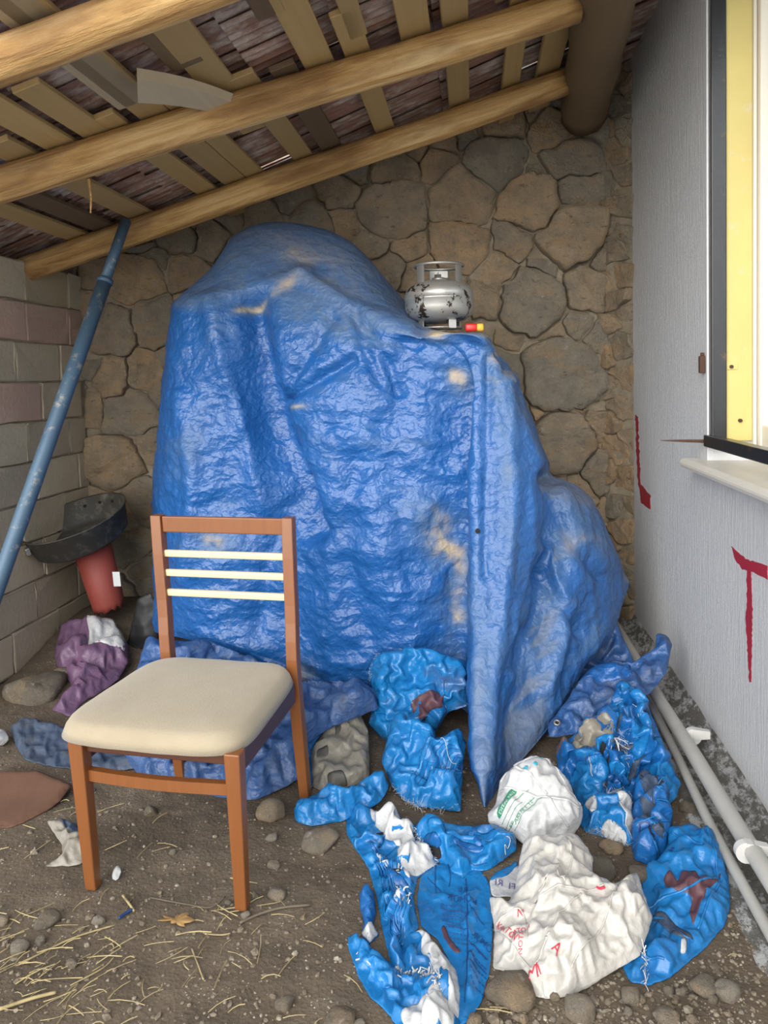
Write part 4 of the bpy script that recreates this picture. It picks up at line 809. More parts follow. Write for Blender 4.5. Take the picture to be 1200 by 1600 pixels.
s.patch('white_lining', [(572, 1271), (588, 1271), (612, 1292), (640, 1312), (652, 1322), (640, 1345), (618, 1345), (601, 1324), (577, 1292)], 'white', .012, amp=.014, label='white torn lining')
s.patch('white_lining', [(618, 1345), (645, 1325), (673, 1345), (682, 1368), (651, 1390), (635, 1382), (622, 1368)], 'white', .012, amp=.014, seed=4, label='white torn lining')
s.fray([(575, 1268), (600, 1300), (640, 1330), (680, 1368), (640, 1390)], 160, .028); s.fray([(628, 1385), (622, 1410), (630, 1440), (634, 1460)], 90, .02, r=.0014)
s.fray([(640, 1300), (655, 1325), (690, 1362)], 60, .02, r=.0014)
for k in range(7): s.line('blue_strip_fold', [(575+k*6, 1340+k*6), (588+k*5, 1385+k*4), (600+k*5, 1440), (612+k*3, 1490)], .003, 'sackd' if k % 2 else 'sack', lift=.002)
strips(s, 8, ('dark',), 51, (16, 34), (3, 6), .001, 'painted_gap_shade'); strips(s, 12, ('sackd', 'sack', 'sackb', 'white'), 5, (25, 60), (5, 10), .014)  # thin near-black strips paint the shade of gaps onto the sack
s = sack('D2', 'sack_scrap', [(561, 1393), (570, 1388), (583, 1391), (588, 1423), (583, 1447), (593, 1460), (577, 1479), (564, 1463), (569, 1444), (563, 1420)], 'sackd', 'small dark blue scrap with a white end left of the shredded sack', 'sack scrap', gY(1479, 575), gY(1388, 575)-.02, bulge=.035, round_=.03, amp=.012, scale=.05, thick=.02)
s.patch('white_end', [(564, 1462), (575, 1452), (592, 1458), (578, 1478)], 'white', .004, label='white end')
s = sack('E', 'blue_sack', [(647, 1295), (655, 1282), (673, 1276), (697, 1287), (740, 1290), (772, 1286), (804, 1303), (808, 1327), (780, 1348), (761, 1363), (735, 1364), (724, 1382), (703, 1372), (681, 1343), (660, 1321)], 'sackb', 'folded blue sack with a stitched hem band in the middle of the heap', 'sack', gY(1382, 720)+.02, 2.28, slack=0.09, bulge=.06, amp=.02, scale=.09, thick=.05)
strips(s, 5, ('sackd', 'sack'), 8, (25, 50), (8, 16), .008, 'crumpled_fold'); s.patch('hem_band', [(697, 1310), (715, 1308), (804, 1304), (806, 1316), (790, 1320), (712, 1322), (696, 1322)], 'sack', .010, label='folded stitched hem')
s.patch('painted_gap_shade', [(662, 1322), (680, 1326), (690, 1345), (676, 1345)], 'dark', .0)  # black patch paints shade between the folds
s.line('loose_thread', [(788, 1322), (794, 1324), (792, 1332), (786, 1331), (790, 1338)], .0011, 'white')
s.line('seam', [(713, 1325), (722, 1345), (740, 1357), (760, 1355)], .0012, 'ink'); s.fray([(647, 1295), (652, 1310), (662, 1325)], 50, .015, r=.0014)
s = sack('T', 'white_sack', [(765, 1398), (772, 1380), (806, 1346), (815, 1360), (812, 1420), (770, 1425)], 'white', 'greyish white sack corner with violet letters behind the clear bag', 'sack', gY(1425, 790)+.05, 2.16, slack=0.02, bulge=.02, amp=.006, thick=.02)
s.text('ƎЯ', (768, 1400), .05, 15, 'inkv') if False else s.text('RI', (774, 1402), .02, 16, 'inkv', mirror=True); s.text('FI', (795, 1406), .05, 17, 'inkv', mirror=True)
s.patch('blue_edge', [(764, 1396), (770, 1380), (808, 1342), (812, 1350), (790, 1380)], 'sack', .006, label='blue edge strip')
s = sack('F', 'blue_sack', [(656, 1400), (662, 1386), (692, 1364), (703, 1366), (724, 1392), (734, 1373), (749, 1370), (765, 1397), (771, 1428), (770, 1491), (765, 1537), (752, 1577), (728, 1602), (712, 1604), (708, 1553), (702, 1522), (685, 1494), (658, 1475), (652, 1437)], 'sack', 'large blue sack with mirrored dark lettering at the front of the heap', 'sack', gY(1604, 720), 2.13, slack=0.025, bulge=.075, round_=.09, amp=.016, scale=.10, thick=.05)
s.text('KÖMÜR', (700, 1434), .12, 13, 'ink', mirror=True); s.text('RE', (716, 1417), .08, 14, 'ink', mirror=True)
s.text('KÖMÜR', (737, 1488), .72, 13, 'ink', mirror=True)
for k, (x0, y0, x1, y1) in enumerate(((700, 1424, 733, 1428), (688, 1448, 730, 1456), (692, 1458, 729, 1463), (696, 1473, 729, 1480), (734, 1442, 757, 1470), (733, 1497, 763, 1521), (733, 1512, 760, 1540), (668, 1395, 690, 1420))): s.line('printed_rule', [(x0, y0), ((x0+x1)/2, (y0+y1)/2), (x1, y1)], .0010, 'ink', lift=.001)
for k in range(9):
    y = 1441+k*7
    for q in range(7):
        x = 690+k*1.0+q*5.6
        if x < 727: s.line('small_print', [(x, y+q*.7), (x+3.4, y+q*.7+.5)], .0011, 'ink', lift=.0008)
for k in range(5):
    for q in range(6): s.line('small_print', [(735+q*4.4, 1500+k*13+q*3.6), (738+q*4.4, 1502.5+k*13+q*3.6)], .0012, 'ink', lift=.0008)
s.patch('brown_print', [(688, 1476), (694, 1472), (704, 1494), (722, 1512), (716, 1516), (700, 1502)], 'brownp', .001, label='faded brown print'); s.line('seam', [(728, 1392), (730, 1450), (730, 1530), (726, 1580)], .0012, 'ink')
s.line('seam', [(681, 1372), (680, 1400), (682, 1425)], .001, 'ink'); s.line('seam', [(700, 1368), (704, 1390), (702, 1408)], .001, 'ink')
s = sack('G', 'blue_sack', [(544, 1489), (556, 1489), (585, 1510), (607, 1527), (625, 1530), (627, 1500), (630, 1482), (648, 1472), (671, 1480), (697, 1510), (713, 1530), (721, 1564), (718, 1615), (690, 1640), (650, 1640), (618, 1612), (604, 1598), (580, 1582), (561, 1553), (545, 1510)], 'sack', 'bright blue sack with white inner sheet at the bottom edge of the picture', 'sack', gY(1640, 640), 1.86, bulge=.06, amp=.026, scale=.085, thick=.04)
s.patch('white_lining', [(648, 1474), (671, 1481), (697, 1512), (713, 1532), (719, 1564), (717, 1602), (702, 1602), (697, 1567), (695, 1540), (677, 1545)], 'white', .010, amp=.01, label='white inner sheet')
s.patch('white_lining', [(626, 1608), (640, 1592), (681, 1588), (708, 1598), (706, 1625), (640, 1628)], 'white', .010, amp=.01, seed=6, label='white inner sheet')
s.patch('blue_fold', [(548, 1492), (556, 1490), (606, 1530), (632, 1560), (604, 1578), (580, 1556), (560, 1530)], 'sack', .016, label='bright folded flap')
s.line('white_edge', [(556, 1530), (566, 1530), (574, 1540), (580, 1552)], .0022, 'white'); s.line('white_edge', [(556, 1522), (575, 1526), (600, 1540), (630, 1556)], .0012, 'white')
s.fray([(612, 1540), (640, 1542), (676, 1550)], 110, .018, r=.0016); s.fray([(668, 1545), (680, 1570), (690, 1595)], 110, .018, r=.0016)
# right heap
s = sack('K0', 'blue_sack', [(868, 1168), (910, 1140), (945, 1120), (955, 1095), (964, 1068), (976, 1060), (1006, 1084), (1022, 1122), (1036, 1160), (1046, 1195), (1030, 1235), (980, 1250), (930, 1250), (895, 1230), (872, 1200)], 'sackd', 'shredded dark blue sack stuffed behind the white sack near the pipes', 'sack', 2.52, 2.92, slack=.30, bulge=.06, amp=.05, scale=.085, thick=.06)
for q in ([(968, 1066), (980, 1064), (1004, 1086), (1003, 1120), (990, 1190), (984, 1196), (992, 1110)], [(952, 1100), (968, 1090), (972, 1130), (958, 1160), (950, 1140)], [(985, 1130), (1012, 1130), (1008, 1170), (990, 1196), (984, 1180)], [(1020, 1150), (1038, 1150), (1044, 1170), (1024, 1175)]): s.patch('blue_strip', q, 'sack', .016, amp=.012, seed=len(q), label='bright blue torn strip')
s.patch('grey_strip', [(895, 1150), (940, 1140), (950, 1165), (930, 1180), (890, 1175)], 'greyp', .010, amp=.012); s.patch('rusty_strip', [(866, 1172), (890, 1165), (885, 1178), (866, 1180)], 'brown', .006)
strips(s, 12, ('dark', 'sackd'), 31, (14, 34), (4, 8), .001, 'painted_gap_shade'); strips(s, 22, ('sack', 'sackd', 'sackb', 'bluegrey', 'sack'), 3, (22, 60), (5, 12), .02); s.fray([(950, 1178), (975, 1172), (984, 1170)], 50, .05, r=.0012); s.fray([(974, 1160), (980, 1200)], 60, .03); s.line('loose_thread', [(986, 1118), (994, 1122), (998, 1118), (996, 1132)], .0013, 'white'); s.line('loose_thread', [(937, 1105), (938, 1124)], .0016, 'white'); s.line('loose_thread', [(968, 1102), (975, 1110)], .0016, 'white')  # near-black and dark blue strips paint shade between the scraps
s = sack('K1', 'blue_sack', [(890, 1215), (905, 1190), (925, 1180), (945, 1195), (952, 1215), (944, 1240), (950, 1262), (930, 1275), (905, 1262)], 'sack', 'folded blue sack with a pale slit right of the white sack', 'sack', 2.44, 2.66, bulge=.06, round_=.05, amp=.02, scale=.06, thick=.04)
for k in range(4): s.line('fold_ridge', [(910+k*6, 1190+k), (914+k*5, 1212), (922+k*2, 1228)], .0022, 'white' if k == 1 else 'sack')
s = sack('K3', 'blue_sack', [(1018, 1190), (1035, 1186), (1050, 1198), (1064, 1218), (1058, 1245), (1040, 1262), (1012, 1256), (1008, 1220)], 'sack', 'crumpled blue sack lying beside the thin pipe at the right', 'sack', 2.44, 2.66, bulge=.06, round_=.05, amp=.025, scale=.07, thick=.04); s.fray([(1018, 1192), (1030, 1188), (1042, 1187)], 40, .012, r=.0014)
s = sack('K2', 'blue_sack', [(990, 1225), (1004, 1212), (1025, 1218), (1044, 1240), (1052, 1280), (1046, 1320), (1030, 1348), (1010, 1352), (990, 1344), (984, 1300)], 'sackd', 'dark printed blue sack standing upright between the white sack and the pipes', 'sack', gY(1350, 1010), 2.56, bulge=.08, amp=.025, scale=.08, thick=.05)
strips(s, 4, ('dark',), 91, (12, 26), (4, 7), .001, 'painted_gap_shade'); strips(s, 8, ('sack', 'sackd', 'bluegrey'), 9, (20, 40), (5, 9), .010, 'crumpled_fold'); s.text('OC', (994, 1326), .1, 22, 'ink'); s.line('printed_rule', [(992, 1312), (1010, 1312), (1040, 1303)], .0018, 'sack'); s.line('printed_rule', [(1020, 1262), (1035, 1258), (1050, 1262)], .0018, 'sack'); s.line('printed_rule', [(1022, 1285), (1036, 1280), (1050, 1280)], .0018, 'sack')  # black strips painted on as crevice shade
s.patch('greyed_panel', [(1002, 1222), (1018, 1222), (1022, 1262), (1016, 1300), (1000, 1300)], 'bluegrey', .002)
s = sack('K4', 'blue_sack', [(908, 1262), (925, 1248), (948, 1240), (968, 1235), (986, 1245), (992, 1290), (990, 1332), (975, 1334), (945, 1318), (915, 1312), (904, 1290)], 'sack', 'blue and white torn sack with furry frayed ends beside the white sack', 'sack', gY(1334, 950)+.04, 2.50, bulge=.07, round_=.06, amp=.015, scale=.08, thick=.05)
s.patch('white_lining', [(957, 1262), (972, 1258), (986, 1256), (988, 1300), (986, 1326), (975, 1310), (966, 1285)], 'white', .010, label='white torn lining'); s.patch('white_lining', [(913, 1252), (925, 1248), (932, 1262), (930, 1290), (922, 1292), (916, 1275)], 'white', .008, seed=3, label='white torn lining')
s.patch('white_lining', [(946, 1218), (970, 1205), (992, 1212), (990, 1236), (972, 1230), (950, 1240)], 'white', .010, amp=.02, seed=5, label='white torn lining'); s.patch('white_edge', [(935, 1308), (948, 1302), (974, 1318), (976, 1332), (955, 1326)], 'white', .008, label='furry white end')
s.fray([(932, 1306), (955, 1316), (976, 1332)], 160, .018); s.fray([(988, 1250), (988, 1290), (990, 1330)], 140, .016); s.fray([(942, 1238), (960, 1220), (990, 1226)], 90, .03); s.fray([(910, 1312), (935, 1318), (960, 1330), (975, 1336)], 130, .03, 'greyp')
s = sack('J', 'blue_sack', [(1003, 1362), (1030, 1345), (1044, 1318), (1044, 1292), (1066, 1290), (1080, 1284), (1098, 1294), (1112, 1292), (1126, 1320), (1138, 1370), (1142, 1415), (1132, 1448), (1110, 1478), (1086, 1500), (1044, 1532), (1012, 1543), (985, 1538), (972, 1520), (970, 1500), (1000, 1480), (1010, 1440), (1004, 1400)], 'sack', 'flattened blue sack with a dark brown print in the right foreground', 'sack', gY(1543, 1030), gY(1284, 1080)-.10, slack=0.06, bulge=.055, round_=.07, amp=.022, scale=.11, thick=.05)
s.patch('brown_print', [(1034, 1392), (1048, 1383), (1056, 1402), (1066, 1384), (1085, 1382), (1092, 1396), (1112, 1388), (1127, 1373), (1122, 1390), (1104, 1412), (1092, 1440), (1082, 1462), (1076, 1440), (1082, 1424), (1058, 1420), (1042, 1410)], 'brownp', .0015, label='dark brown print')
for q in ([(1012, 1428), (1050, 1422), (1080, 1414), (1124, 1380)], [(1016, 1448), (1040, 1458), (1062, 1478), (1084, 1484)], [(1050, 1305), (1070, 1325), (1096, 1342)], [(1102, 1300), (1110, 1330), (1122, 1380), (1120, 1400), (1090, 1465)], [(982, 1504), (1010, 1512), (1036, 1518)]): s.line('fold_ridge', q, .0035, 'sack', lift=.001)
s.patch('grey_fold', [(1014, 1446), (1030, 1446), (1060, 1462), (1086, 1484), (1060, 1484), (1036, 1466)], 'bluegrey', .006, label='greyed fold'); s.text('E', (1042, 1346), .6, 14, 'ink'); s.fray([(1000, 1506), (1012, 1520), (1008, 1545)], 50, .035, r=.001); s.patch('white_corner', [(1062, 1488), (1071, 1482), (1072, 1500), (1063, 1502)], 'white', .003, st=2.5, label='white corner')
# white bags
s = sack('H', 'white_sack', [(780, 1220), (803, 1196), (822, 1187), (840, 1184), (860, 1190), (873, 1205), (890, 1221), (897, 1242), (912, 1264), (908, 1286), (898, 1302), (880, 1316), (850, 1324), (816, 1318), (800, 1303), (783, 1294), (764, 1287), (761, 1273), (774, 1258), (778, 1237)], 'white', 'bundled white sack with green print on top of the heap', 'sack', gY(1318, 830)-.05, 2.45, slack=0.06, bulge=.11, round_=.10, amp=.016, scale=.085, thick=.08)
s.patch('green_band', [(775, 1280), (798, 1250), (806, 1254), (780, 1288)], 'greenp', .0008, st=2, rough=.4, label='green printed band'); s.text('DITAK PAN', (782, 1284), -.92, 6.3, 'white', lift=.004)
s.text('AREN 1 YE', (804, 1297), -.80, 7.5, 'greenp'); s.text('EP', (798, 1299), -.9, 6, 'greenp')
for q in ([(795, 1300), (812, 1282), (830, 1266)], [(803, 1302), (820, 1284), (848, 1264)], [(784, 1292), (796, 1278), (806, 1266), (822, 1256)], [(790, 1298), (800, 1284), (812, 1272)]): s.line('printed_rule', q, .0008, 'greenp', lift=.001)
for x, y in ((839, 1206), (831, 1222), (816, 1226)): s.patch('teal_print', [(x-4, y-3), (x+4, y-4), (x+5, y+2), (x, y+5), (x-5, y+3)], 'tealp', .001, st=2, rough=.4)
for q in ([(782, 1224), (800, 1214), (825, 1208), (845, 1196)], [(782, 1240), (800, 1252), (830, 1264), (870, 1270), (900, 1272)], [(800, 1220), (820, 1234), (850, 1262)], [(850, 1192), (866, 1222), (890, 1248), (905, 1262)], [(850, 1266), (866, 1286), (884, 1300)], [(802, 1196), (830, 1194), (858, 1206)]): s.line('fold_ridge', q, .004, 'white', lift=.0)
s = sack('I', 'clear_bag', [(818, 1313), (840, 1304), (860, 1302), (899, 1302), (915, 1320), (927, 1339), (925, 1363), (942, 1374), (959, 1382), (978, 1370), (996, 1363), (1005, 1391), (1020, 1434), (1008, 1470), (1000, 1493), (955, 1519), (920, 1542), (890, 1556), (857, 1564), (823, 1560), (803, 1532), (790, 1522), (771, 1519), (771, 1480), (773, 1452), (764, 1402), (780, 1405), (794, 1410), (805, 1387), (812, 1343)], 'offw', 'translucent white carrier bag with red print in front of the white sack', 'bag', gY(1564, 850), 2.12, slack=0.07, bulge=.11, round_=.13, amp=.018, scale=.12, thick=.08)
s.text('KARTON', (775, 1455), .95, 12, 'redprint', mirror=False); s.text('N', (806, 1450), .1, 13, 'redprint'); s.text('M', (826, 1548), -.2, 22, 'redprint'); s.text('A', (858, 1520), .75, 20, 'redprint'); s.text('I', (803, 1534), -.3, 14, 'redprint'); s.text('I', (843, 1545), -.5, 16, 'redprint')
s.text('NOTA', (800, 1482), -.05, 9, 'redprint', mirror=True); s.text('NOTA', (815, 1510), -1.5, 9, 'redprint'); s.line('red_mark', [(928, 1419), (936, 1421), (941, 1420)], .0035, 'redprint')
for q in ([(775, 1450), (805, 1440), (816, 1450), (822, 1495)], [(776, 1462), (800, 1495), (832, 1535)], [(826, 1440), (870, 1432), (900, 1430), (940, 1416)], [(850, 1498), (880, 1460), (905, 1435)], [(958, 1384), (955, 1430), (935, 1480), (890, 1535)], [(836, 1532), (846, 1512), (856, 1502)], [(866, 1395), (868, 1410), (880, 1425)], [(840, 1430), (858, 1408), (870, 1390)], [(886, 1340), (892, 1370), (878, 1420)]): s.line('fold_ridge', q, .0024, 'offw', lift=.001)
s.line('loose_thread', [(846, 1550), (850, 1562), (855, 1575)], .0012, 'white')
for q in ([(980, 1440), (996, 1402), (1012, 1418), (990, 1454)], [(962, 1396), (985, 1388), (990, 1376), (996, 1392), (972, 1412)]): s.patch('stiff_fold', q, 'offw', .014, label='stiff cream fold')
# left side litter
s = sack('P', 'purple_bag', [(84, 1020), (92, 990), (115, 970), (140, 963), (170, 968), (192, 988), (200, 1010), (200, 1035), (185, 1060), (160, 1080), (130, 1098), (110, 1122), (80, 1112), (100, 1090), (112, 1070), (90, 1042)], 'purple', 'purple plastic bag with white contents on the dirt below the grill', 'bag', gY(1122, 120), 3.75, slack=0.1, bulge=.10, round_=.12, amp=.025, scale=.12, thick=.08)
s.patch('white_contents', [(140, 978), (155, 985), (180, 985), (195, 1005), (196, 1025), (170, 1032), (142, 1028)], 'white', .012, amp=.012, label='white contents showing through'); s.patch('grey_contents', [(155, 976), (178, 972), (194, 992), (196, 1012), (180, 998)], 'greyp', .010, amp=.01)
sack('R', 'rubber_strip', [(215, 935), (236, 925), (250, 960), (246, 1010), (236, 1032), (196, 1034), (200, 1000)], 'rubber', 'dark rubber strip standing behind the left chair post', 'rubber', gY(1034, 220)+.02, 3.62, slack=0.0, bulge=.03, amp=.008, thick=.03)
sack('BG', 'blue_grey_sheet', [(15, 1137), (35, 1126), (60, 1128), (100, 1142), (130, 1152), (240, 1165), (245, 1195), (170, 1206), (110, 1205), (40, 1192), (25, 1165)], 'bluegrey', 'faded dark blue plastic sheet flat on the dirt left of the chair', 'plastic sheet', gY(1206, 110), gY(1126, 60)-.08, slack=0.05, bulge=.02, round_=.03, amp=.01, scale=.2, thick=.01)
sack('BR', 'brown_sheet', [(-40, 1215), (0, 1206), (60, 1205), (112, 1226), (95, 1250), (60, 1275), (20, 1296), (-50, 1300)], 'brown', 'rusty brown sheet flat on the dirt at the left edge', 'sheet', gY(1298, 20), gY(1206, 20)-.05, slack=0.0, bulge=.014, round_=.02, amp=.004, scale=.3, thick=.01)
sack('GS', 'grey_plastic_scrap', [(72, 1283), (95, 1278), (122, 1290), (134, 1310), (140, 1340), (120, 1352), (70, 1356), (98, 1336), (96, 1318)], 'greyp', 'torn grey plastic scrap on the dirt beside the front left chair leg', 'plastic scrap', gY(1356, 100), gY(1278, 100)-.05, slack=0.08, bulge=.015, round_=.03, amp=.008, scale=.08, thick=.006).patch('blue_corner', [(92, 1280), (120, 1280), (128, 1300), (108, 1302)], 'bluegrey', .002)
sack('WS', 'white_scrap', [(-20, 1140), (4, 1138), (13, 1150), (14, 1158), (2, 1166), (-20, 1164)], 'white', 'crumpled white plastic scrap at the left edge', 'plastic scrap', gY(1166, 0), gY(1138, 0)-.12, bulge=.04, round_=.04, amp=.01, scale=.06, thick=.02)
sack('WF', 'white_tuft', [(176, 1358), (186, 1350), (190, 1362), (182, 1378), (174, 1374)], 'white', 'tiny white plastic tuft beside the front left chair leg', 'plastic scrap', gY(1378, 182), gY(1350, 182)-.03, bulge=.014, round_=.02, amp=.008, scale=.03, thick=.004, st=2)

# ------------------------------------------------------------------ loose stones, straw, leaf, twig
def rock(px, py, w, hh, label, group=None, flat=.6, mat='rock'):
    p = PZ(px, py+hh*.35); sc = p[1]/FPX*1.02; bm = bmesh.new(); bmesh.ops.create_icosphere(bm, subdivisions=3, radius=1); sd = random.random()*50
    rx = w/2*sc; rz = max(.006, min(hh*.55*sc, rx*.75)); ry = rx*random.uniform(.7, 1.0); dirs = [Vector(rng.normal(size=3)).normalized() for _ in range(14)]
    for v in bm.verts:
        c = v.co.normalized(); k = 1.0
        for d in dirs:
            q = c.dot(d)
            if q > .5: k = min(k, .72/q)
        k *= 1+.06*float(pn(np.array([c.x*3+sd, c.y*3, c.z*3]))); v.co = Vector((c.x*k*rx, c.y*k*ry, c.z*k*rz))
    o = bmo('stone', bm, M[mat], None, True, label=label, cat='stone', group=group); zf = float(floor_h(p[0], p[1])); o.location = (p[0], p[1], zf+rz*.35); o.rotation_euler = (0, 0, random.uniform(0, .8)); return o
for a_ in ((73, 1430, 46, 40, 'grey angular stone on the dirt in the left foreground'), (425, 1262, 54, 38, 'large round stone beside the rear right chair leg'), (500, 1308, 64, 34, 'flat tan stone partly under the rolled blue sack end'), (445, 1562, 36, 34, 'pale flat stone in the dirt near the bottom, left of the bright blue sack'),
  (930, 1350, 66, 40, 'tan rock wedged between clear bag and frayed sack'), (1100, 1538, 46, 26, 'flat tan stone at the lower right near the wall foot'), (1138, 1548, 46, 32, 'large buff stone at the bottom right corner'), (985, 1548, 40, 34, 'round tan stone just below the flattened blue sack'), (1040, 1580, 46, 24, 'grey oblong stone at the bottom right'),
  (905, 1572, 60, 44, 'big tan stone half buried below the clear bag'), (800, 1543, 90, 40, 'broad tan slab under the left edge of the clear bag'), (740, 1590, 30, 28, 'pinkish stone beside the printed sack bottom'), (30, 1478, 36, 26, 'whitish stone at the left, among straw'), (63, 1466, 24, 22, 'small grey stone left of the straw'), (155, 1437, 26, 18, 'small tan stone in the middle left dirt'), (5, 1433, 26, 24, 'pale stone at the left picture edge'),
  (112, 1505, 26, 20, 'small stone right of the straw tuft'), (425, 1306, 22, 18, 'small cream stone behind the front right chair leg'), (428, 1346, 24, 18, 'flat cream stone right of the front right chair leg'), (270, 1328, 14, 18, 'little upright pebble under the chair'), (383, 1425, 18, 14, 'pale pebble touching the front right chair foot'), (357, 1405, 14, 14, 'white pebble left of the front right chair foot'), (435, 1392, 36, 20, 'brownish stone right of the front right chair leg'),
  (1000, 1362, 40, 26, 'grey stone between clear bag and flattened sack'), (955, 1320, 40, 20, 'dark tan stone behind the clear bag top'), (1075, 1258, 30, 24, 'grey stone by the thin pipe behind the flattened sack'), (1070, 1290, 24, 18, 'small grey stone under the thin pipe'), (60, 1072, 110, 44, 'broad dusty dirt clod at the foot of the block wall'), (100, 1060, 40, 26, 'tan clod left of the purple bag'), (5, 1050, 20, 20, 'pale block fragment at the left edge by the wall'), (530, 1590, 60, 24, 'flat brown stone at the bottom, left of the bright blue sack'),
  (235, 1264, 26, 18, 'pale stone behind the chair stretcher'), (560, 1600, 26, 20, 'brown stone touching the bright blue sack')):
    rock(*a_)
for k in range(40):
    x, y = random.uniform(780, 1180), random.uniform(1530, 1600)
    if x > 1130 and y < 1500: continue
    w = random.uniform(9, 22); rock(x, y, w, w*.7, 'small rounded stone among the gravel at the lower right', 'gravel stones at the lower right')
for k in range(0):
    x, y = random.uniform(10, 540), random.uniform(1290, 1595)
    w = random.uniform(6, 14); rock(x, y, w, w*.8, 'small pale pebble lying on the dirt in the foreground', 'pebbles on the dirt')
FEET = [v.out for k, v in S.items() if k not in ('A', 'K0', 'H', 'flap', 'inner')]
def under(p):
    w = np.asarray(p)-CP; d = w@F0; q = np.array([[CX+FPX*(w@RV)/d, CY-FPX*(w@UV)/d]]); return any(o[:, 0].min()-4 < q[0, 0] < o[:, 0].max()+4 and o[:, 1].min()-4 < q[0, 1] < o[:, 1].max()+4 and (inside(q, o)[0] or inside(q+np.array([[0, -5]]), o)[0] or inside(q+np.array([[0, 5]]), o)[0]) for o in FEET)
def scatter_pebbles():
    V = []; Fc = []; t = (1+5**.5)/2
    ico = np.array([(-1, t, 0), (1, t, 0), (-1, -t, 0), (1, -t, 0), (0, -1, t), (0, 1, t), (0, -1, -t), (0, 1, -t), (t, 0, -1), (t, 0, 1), (-t, 0, -1), (-t, 0, 1)])/1.9
    tri = [(0, 11, 5), (0, 5, 1), (0, 1, 7), (0, 7, 10), (0, 10, 11), (1, 5, 9), (5, 11, 4), (11, 10, 2), (10, 7, 6), (7, 1, 8), (3, 9, 4), (3, 4, 2), (3, 2, 6), (3, 6, 8), (3, 8, 9), (4, 9, 5), (2, 4, 11), (6, 2, 10), (8, 6, 7), (9, 8, 1)]
    n = 4300
    for k in range(n):
        if k < 2900: p = PZ(random.uniform(-60, 1190), random.uniform(1150, 1640)**1.0)
        else: p = PZ(random.uniform(740, 1195), random.uniform(1440, 1640))
        if p[0] > .80 or under(p): continue
        r = random.lognormvariate(math.log(.0030), .5); r = min(r, .015); z = float(floor_h(p[0], p[1])); b_ = len(V)
        q = ico*(1+rng.uniform(-.25, .25, (12, 1)))*np.array([r*random.uniform(.8, 1.4), r*random.uniform(.8, 1.4), r*.7]); a_ = random.uniform(0, 6.28); c, s_ = math.cos(a_), math.sin(a_)
        V += [(p[0]+x*c-y*s_, p[1]+x*s_+y*c, z+w+r*.2) for x, y, w in q]; Fc += [(i+b_, j+b_, l+b_) for i, j, l in tri]
    mk('gravel', V, Fc, M['pebble'], None, False, label='fine gravel and grit strewn over the dirt floor', cat='gravel', kind='stuff')
scatter_pebbles()
def straws():
    V = []; Fc = []
    zones = [(60, 1500, 70, 60, 70), (90, 1570, 90, 40, 60), (200, 1490, 90, 40, 30), (300, 1450, 150, 60, 40), (250, 1540, 200, 60, 40), (130, 1300, 100, 40, 30), (420, 1440, 60, 60, 20), (1090, 1500, 30, 12, 6), (30, 1440, 40, 80, 20), (420, 1580, 60, 20, 8), (780, 1585, 30, 8, 4)]
    for (x, y, sx, sy, n) in zones:
        for k in range(n//2):
            p = PZ(x+random.gauss(0, sx*.75), min(1640, y+random.gauss(0, sy*.6))); L_ = random.uniform(.02, .10)
            if under(p): continue
            a_ = random.gauss(.5, .7); d = Vector((math.cos(a_), math.sin(a_), random.uniform(-.05, .12))); w = random.uniform(.0006, .0016)
            s_ = Vector((-d.y, d.x, 0)).normalized()*w; z = float(floor_h(p[0], p[1]))+.004; b_ = len(V); c = Vector((p[0], p[1], z)); bend = Vector((-d.y, d.x, 0))*random.uniform(-.012, .012)
            for t in (-.5, -.2, .15, .5):
                q = c+d*L_*t+bend*.5*(1-4*t*t)+Vector((0, 0, .004*(1-4*t*t)+max(0, t*L_*.1)))
                V += [q-s_, q+Vector((0, 0, w*1.3)), q+s_]
            for i in (0, 3, 6): Fc += [(b_+i, b_+i+1, b_+i+4, b_+i+3), (b_+i+1, b_+i+2, b_+i+5, b_+i+4), (b_+i+2, b_+i, b_+i+3, b_+i+5)]
    mk('straw_litter', V, Fc, M['straw'], None, False, label='yellow straw stems strewn over the dirt in the left foreground', cat='straw', kind='stuff')
straws()
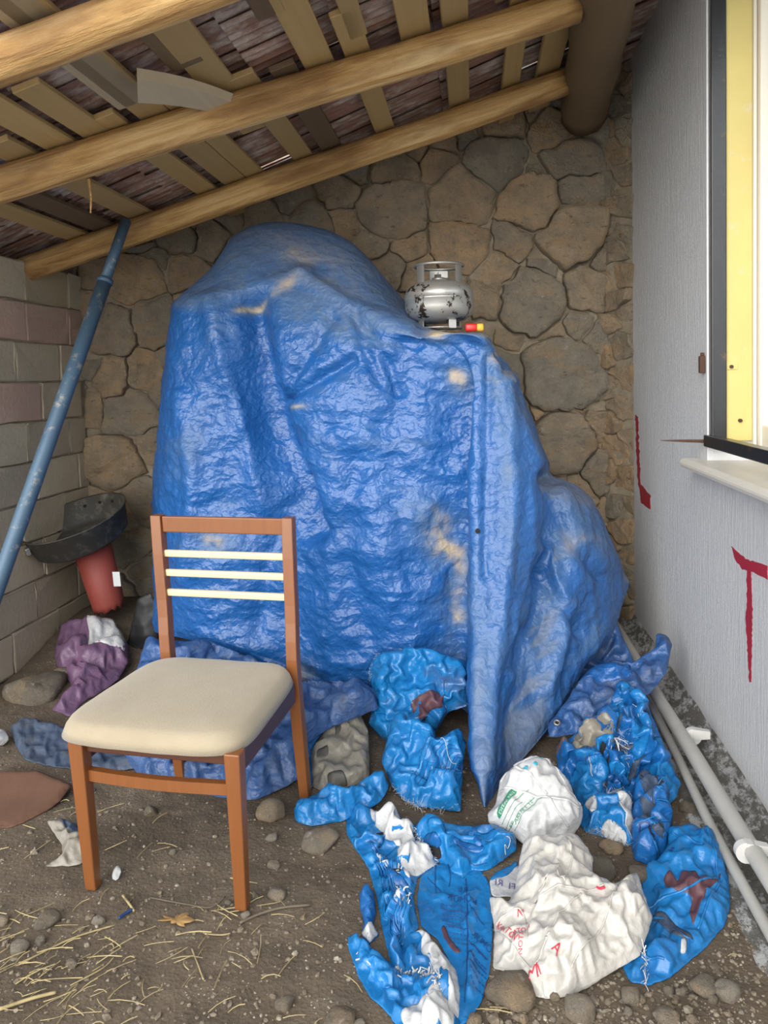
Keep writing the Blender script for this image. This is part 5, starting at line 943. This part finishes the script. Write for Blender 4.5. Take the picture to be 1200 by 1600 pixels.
def long_straw(pts, r, label, mat='straw', name='straw_stem', cat='straw'):
    bm = bmesh.new(); q = [Vector(PZ(x, y, 0)) for x, y in pts]; q = [Vector((v.x, v.y, float(floor_h(v.x, v.y))+.004+r)) for v in q]; tube(bm, [Vector(k) for k in catmull(np.array(q), 14)], r, 6); bmo(name, bm, M[mat], None, True, label=label, cat=cat)
long_straw([(0, 1585), (50, 1568), (88, 1557)], .004, 'thick yellow straw stem at the lower left corner')
long_straw([(30, 1512), (110, 1472), (178, 1450)], .0022, 'long thin straw stem running diagonally at the left')
long_straw([(110, 1545), (160, 1518), (178, 1500)], .0015, 'short straw stem below the long diagonal one')
long_straw([(300, 1485), (310, 1510), (318, 1533)], .002, 'bent straw stem in the middle of the bare dirt')
long_straw([(192, 1402), (202, 1416), (210, 1428)], .0035, 'short flat straw piece between the front chair legs')
long_straw([(320, 1460), (345, 1461), (360, 1459)], .002, 'bright straw stem left of the front right chair foot')
long_straw([(375, 1442), (405, 1428), (440, 1420), (484, 1415)], .0035, 'grey twig lying right of the front right chair foot', 'twig', 'twig', 'twig')
long_straw([(765, 1578), (790, 1580), (822, 1590)], .0016, 'pale straw stem below the clear bag')
long_straw([(235, 1405), (300, 1416), (330, 1418), (352, 1402)], .0018, 'curved dry stem between the front chair legs', 'twig', 'twig', 'twig')
c = PZ(276, 1441); L0 = []
for k in range(28):
    a_ = k/28*2*math.pi; r = .026*(1+.32*math.cos(a_*7))*(1.35 if abs(math.cos(a_)) > .7 else .75); L0.append((c[0]+r*math.cos(a_)*1.1, c[1]+r*math.sin(a_)*.8, float(floor_h(c[0], c[1]))+.012+.006*math.sin(a_*2)))
bm = bmesh.new(); ct = bm.verts.new((c[0], c[1], float(floor_h(c[0], c[1]))+.008)); vv = [bm.verts.new(p) for p in L0]; [bm.faces.new((ct, vv[i], vv[(i+1) % 28])) for i in range(28)]
o = bmo('oak_leaf', bm, M['leaf'], None, True, label='dry lobed oak leaf on the dirt between the front chair legs', cat='leaf'); o.modifiers.new('thick', 'SOLIDIFY').thickness = .001
long_straw([(186, 1440), (196, 1432), (206, 1426)], .004, 'short dark blue plastic bit on the dirt', 'ink', 'plastic_bit', 'plastic')
